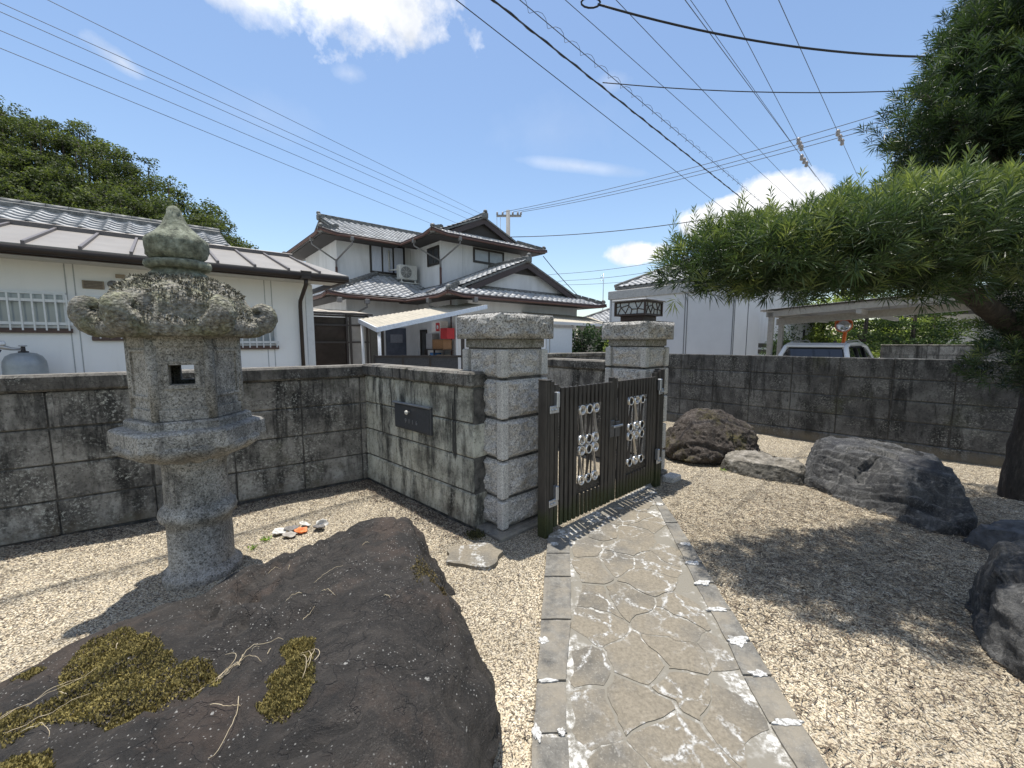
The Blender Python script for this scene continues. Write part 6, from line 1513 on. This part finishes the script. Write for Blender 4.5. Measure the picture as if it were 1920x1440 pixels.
cable('upper of the three wires fanning from the pole crossarm', (-.55, 27, 9.85), (14.81, 16.65, 10.5), .014, .25, greyc, 0, .4); cable('middle of the three wires fanning from the pole crossarm', (.05, 27, 9.85), (14.5, 17.21, 10.3), .014, .25, greyc, 0, .4); cable('lower of the three wires fanning from the pole crossarm', (.57, 27, 9.85), (14.28, 17.42, 10.1), .014, .25, greyc, 0, .4)
cable('black cable leaving the pole below its crossarm', (-.16, 27, 8.3), (12.83, 22.03, 8.4), .022, .3, blackc, 0, .4)
cable('service wire dropping from the tiled house eave', tuple(hw @ Vector((4.7, -.8, 5.35))), (3.9, 20.5, 3.3), .016, .1, blackc)
cable('highest of the short wires right of the tiled house', (3.13, 30.37, 6.5), (8.98, 25.93, 6.5), .014, .1, greyc, .1, .4); cable('middle of the short wires right of the tiled house', (3.88, 30.09, 6), (9.04, 26.05, 6), .014, .1, greyc, .1, .4); cable('lowest of the short wires right of the tiled house', (4.17, 32.32, 6), (10.11, 29.09, 6), .014, .1, greyc, .1, .4)

# ------------------------------------------------------------------ gravel stones, litter, weeds
def in_garden(P_):
    """inside the walls and off the path"""
    x, y = P_[:, 0], P_[:, 1]; ok = np.ones(len(P_), bool)
    def side(A_, B_, m_): return (B_[0]-A_[0])*(y-A_[1])-(B_[1]-A_[1])*(x-A_[0]) < m_
    ok &= ~((x < -1.6) & ~side((-6.4, 1.29), CORNER, 0)); ok &= ~((x >= -1.7) & (x < -.2) & ~side(CORNER, (-.315, 3.285), 0)) ; ok &= ~((x > 2.6) & ~side((2.62, 8.70), (7.3, 3.90), 0))
    lo_ = np.interp(y, [p[1] for p in LO], [p[0] for p in LO]); hi_ = np.interp(y, [p[1] for p in RO], [p[0] for p in RO])
    ok &= ~((y < 4.36) & (x > lo_-.004) & (x < hi_+.004) & (y < 3.2+(x-.28)*.93))
    ok &= ~((x > -.1) & (x < 1.7) & (y > 3.15+(x-.26)*.92+.02) & (y < 6))
    return ok
gxs, gys = xs, ys; GZ = np.array([gz(x, y) for y in ys for x in xs]).reshape(len(ys), len(xs))
def gz_np(P_):
    fx = (P_[:, 0]-xs[0])/(xs[1]-xs[0]); fy = (P_[:, 1]-ys[0])/(ys[1]-ys[0]); i_ = np.clip(fx.astype(int), 0, len(xs)-2); j_ = np.clip(fy.astype(int), 0, len(ys)-2); u_, v_ = fx-i_, fy-j_
    return GZ[j_, i_]*(1-u_)*(1-v_)+GZ[j_, i_+1]*u_*(1-v_)+GZ[j_+1, i_]*(1-u_)*v_+GZ[j_+1, i_+1]*u_*v_
def scatter(n, ylim, xspan, dens_pow):
    y = ylim[0]*(ylim[1]/ylim[0])**RNG.random(n); x = (RNG.random(n)*2-1)*y*xspan; return np.stack([x, y], 1)
P2 = scatter(290000, (.9, 7.0), 1.45, 1); P2 = P2[in_garden(P2)]
n = len(P2); z = gz_np(P2); s = RNG.uniform(.0026, .0054, n)*(1+.12*P2[:, 1])
base = np.array([(1, 0, 0), (0, 1, 0), (-1, 0, 0), (0, -1, 0), (0, 0, .62)], np.float32)
an = RNG.uniform(0, 6.28, n); ca, sa = np.cos(an), np.sin(an); el_ = RNG.uniform(.6, 1.3, (n, 1)); B = np.repeat(base[None], n, 0)*np.stack([el_[:, 0], 1/el_[:, 0], RNG.uniform(.6, 1.0, n)], 1)[:, None, :]*s[:, None, None]
B += RNG.normal(size=B.shape)*s[:, None, None]*.14
Bx = B[..., 0]*ca[:, None]-B[..., 1]*sa[:, None]; By = B[..., 0]*sa[:, None]+B[..., 1]*ca[:, None]
V = np.stack([Bx+P2[:, :1], By+P2[:, 1:2], B[..., 2]+z[:, None]+.001], 2).reshape(-1, 3)
tri = np.array([(0, 1, 4), (1, 2, 4), (2, 3, 4), (3, 0, 4)]); F = (tri[None]+(np.arange(n)*5)[:, None, None]).reshape(-1, 3)
pal = np.array([(.54, .46, .325), (.59, .515, .385), (.48, .395, .27), (.62, .555, .44), (.42, .36, .275), (.32, .255, .175), (.13, .10, .075)]); pick = RNG.choice(7, n, p=[.26, .24, .19, .13, .08, .06, .04])
tone = np.array([.93+.32*mnoise.noise(Vector((x*1.1, y*1.1, 0)))+.22*mnoise.noise(Vector((x*3.3, y*3.3, 5))) for x, y in P2])
C = np.repeat(pal[pick]*(RNG.uniform(.85, 1.12, n)*np.clip(tone, .62, 1.08))[:, None], 5, 0)
tag(link('gravel_stones', mesh_np('gravel_stones', V, F, mm('pebble', m_pebble), C)), 'loose tan gravel stones scattered over the garden ground', None, None, 'stuff')
# fallen strap leaves and bark scraps
def litter(n, fn, L, W, cols, name, label):
    P_ = fn(n); P_ = P_[in_garden(P_)]; m_ = len(P_); z_ = np.array([gz(x, y) for x, y in P_])
    P3 = np.column_stack([P_, z_+RNG.uniform(.007, .018, m_)]); a_ = RNG.uniform(0, 6.28, m_); D_ = np.stack([np.cos(a_), np.sin(a_), RNG.normal(size=m_)*.10], 1); D_ /= np.linalg.norm(D_, axis=1)[:, None]
    S_ = np.cross(D_, np.array([0, 0, 1.])+RNG.normal(size=(m_, 3))*.35); S_ /= np.linalg.norm(S_, axis=1)[:, None]
    l_ = RNG.uniform(*L, m_)[:, None]; w_ = RNG.uniform(*W, m_)[:, None]; mid = P3+D_*l_*.5; mid[:, 2] += RNG.uniform(0, .006, m_)
    V_ = np.stack([P3, mid+S_*w_/2, P3+D_*l_, mid-S_*w_/2], 1).reshape(-1, 3); F_ = np.arange(m_*4).reshape(-1, 4)
    C_ = np.repeat(np.array(cols)[RNG.integers(0, len(cols), m_)]*RNG.uniform(.75, 1.2, (m_, 1)), 4, 0)
    tag(link(name, mesh_np(name, V_, F_, mm('dust', m_dust), C_)), label, None, None, 'stuff')
def under_tree(n):
    c_ = np.array([(2.6, 2.6), (1.9, 2.1), (3.6, 3.6), (4.8, 4.2), (1.8, 3.0), (2.6, 3.6)]); k_ = RNG.integers(0, 6, n); return c_[k_]+RNG.normal(size=(n, 2))*np.array([.75, .65])
litter(20000, under_tree, (.03, .085), (.003, .0075), [(.20, .155, .10), (.30, .24, .16), (.13, .095, .065), (.42, .36, .26), (.075, .055, .04)], 'leaf_litter', 'dry fallen strap leaves under the podocarpus tree')
litter(6000, lambda n: scatter(n, (.9, 6.0), 1.4, 1), (.015, .05), (.003, .007), [(.10, .07, .05), (.20, .15, .10), (.06, .045, .035)], 'dry_twigs', 'dry twig scraps lying on the gravel')
def wall_foot(n):
    t_ = RNG.random(n); A_ = np.array((-5.2, 2.1)); B_ = np.array(CORNER); p = A_+(B_-A_)*t_[:, None]; q_ = np.array(CORNER)+(np.array((-.3, 3.25))-np.array(CORNER))*RNG.random(n)[:, None]
    p = np.where((RNG.random(n) < .65)[:, None], p+np.array((.57, -.82))*abs(RNG.normal(size=(n, 1)))*.22, q_+np.array((-.68, -.73))*abs(RNG.normal(size=(n, 1)))*.16); return p
litter(5000, wall_foot, (.008, .035), (.005, .014), [(.055, .042, .034), (.10, .075, .055), (.16, .12, .085)], 'soil_scraps', 'dark crumbs of bark and soil along the foot of the left wall')
# broken shells on the gravel by the boulder
shm = mm('shell_white', flat((.60, .58, .53), .6, 0, .25, 60)); shd = mm('shell_dark', flat((.16, .15, .14), .7, 0, .3, 50)); oran = mm('orange_clay', flat((.78, .20, .05), .6))
def shell(x, y, r, m, lb, tilt=0.3, rz=0.0, cat='shell'):
    mb = MB(); vs_, fs_ = [], []; n_ = 18
    for i, (q_, h_) in enumerate(((.25, .02), (.6, .30), (.9, .42), (1.0, .34), (.92, .28), (.6, .15), (.3, -.05))):
        for k_ in range(n_): a = 6.283*k_/n_; w_ = 1+.45*mnoise.noise(Vector((math.cos(a)*2.1+x*9, math.sin(a)*2.1, y*7))); vs_.append((q_*r*w_*math.cos(a), q_*r*.8*w_*math.sin(a), h_*r*1.0+.25*r*mnoise.noise(Vector((a, i, x)))))
    for i in range(6):
        for k_ in range(n_): fs_.append((i*n_+k_, i*n_+(k_+1) % n_, (i+1)*n_+(k_+1) % n_, (i+1)*n_+k_))
    fs_.append(tuple(range(6*n_, 7*n_))); fs_.append(tuple(reversed(range(n_))))
    o = mb.add(vs_, fs_, True).build(cat.replace(' ', '_'), m, None, (x, y, gz(x, y)+.012), (tilt, .1, rz)); return tag(o, lb, cat)
for a in ((-1.93, 3.22, .055, shm, 'leftmost white oyster shell on the gravel', .2, .3), (-1.86, 3.27, .06, shd, 'dark-centred shell second from the left in the shell pile', .1, 1.2), (-1.80, 3.36, .055, shm, 'white shell at the back of the shell pile', .5, 2.0), (-1.66, 3.38, .05, shm, 'rightmost white shell standing on edge', .9, .5), (-1.64, 3.29, .055, shd, 'grey broken shell at the right of the pile', .2, 2.4), (-1.82, 3.17, .05, mm('stone_pale', flat((.36, .33, .29), .8)), 'pale flat stone in front of the shells', .1, 0)): shell(*a)
shell(-1.765, 3.24, .048, oran, 'bright orange broken clay piece in the middle of the shells', .3, .5, 'clay piece')
def weed(x, y, n_, r, label):
    P_ = np.repeat([[0, 0, 0.0]], n_, 0)+RNG.normal(size=(n_, 3))*[r*.3, r*.3, .003]; D_ = RNG.normal(size=(n_, 3)); D_[:, 2] = abs(D_[:, 2])+.5; D_ /= np.linalg.norm(D_, axis=1)[:, None]
    V_, F_ = leaves(P_, D_, RNG.uniform(.4, 1.2, n_)*r, RNG.uniform(.15, .3, n_)*r, .3); o = link('weed', mesh_np('weed', V_, F_, mm('leaf_weed', leafmat((.06, .12, .02), (.20, .32, .06), (.38, .5, .14))), np.repeat(RNG.random(n_), 4)), None, (x, y, gz(x, y)+.004)); tag(o, label, 'weed')
weed(-1.98, 3.12, 26, .05, 'small green weed just left of the shell pile'); weed(-2.02, 3.0, 26, .045, 'small green weed nearest the lantern'); weed(2.62, 4.88, 22, .05, 'green weed tucked at the left end of the low flat stone')
def tuft(x, y, n_, r, label, cat='moss'):
    P_ = np.column_stack([RNG.normal(size=(n_, 2))*r, np.zeros(n_)]); D_ = RNG.normal(size=(n_, 3))*.5; D_[:, 2] = 1; D_ /= np.linalg.norm(D_, axis=1)[:, None]
    V_, F_ = leaves(P_, D_, RNG.uniform(.01, .03, n_), RNG.uniform(.006, .012, n_)); k_ = RNG.random(n_); C_ = np.repeat(np.array([.03, .028, .012])+k_[:, None]*np.array([.08, .075, .02]), 4, 0)
    o = link('moss_tuft', mesh_np('moss_tuft', V_, F_, mm('moss', None), C_), None, (x, y, gz(x, y)+.01)); tag(o, label, None, None, 'stuff')
tuft(-.30, 3.18, 500, .035, 'dark moss tuft where the pale wall meets the near pillar')
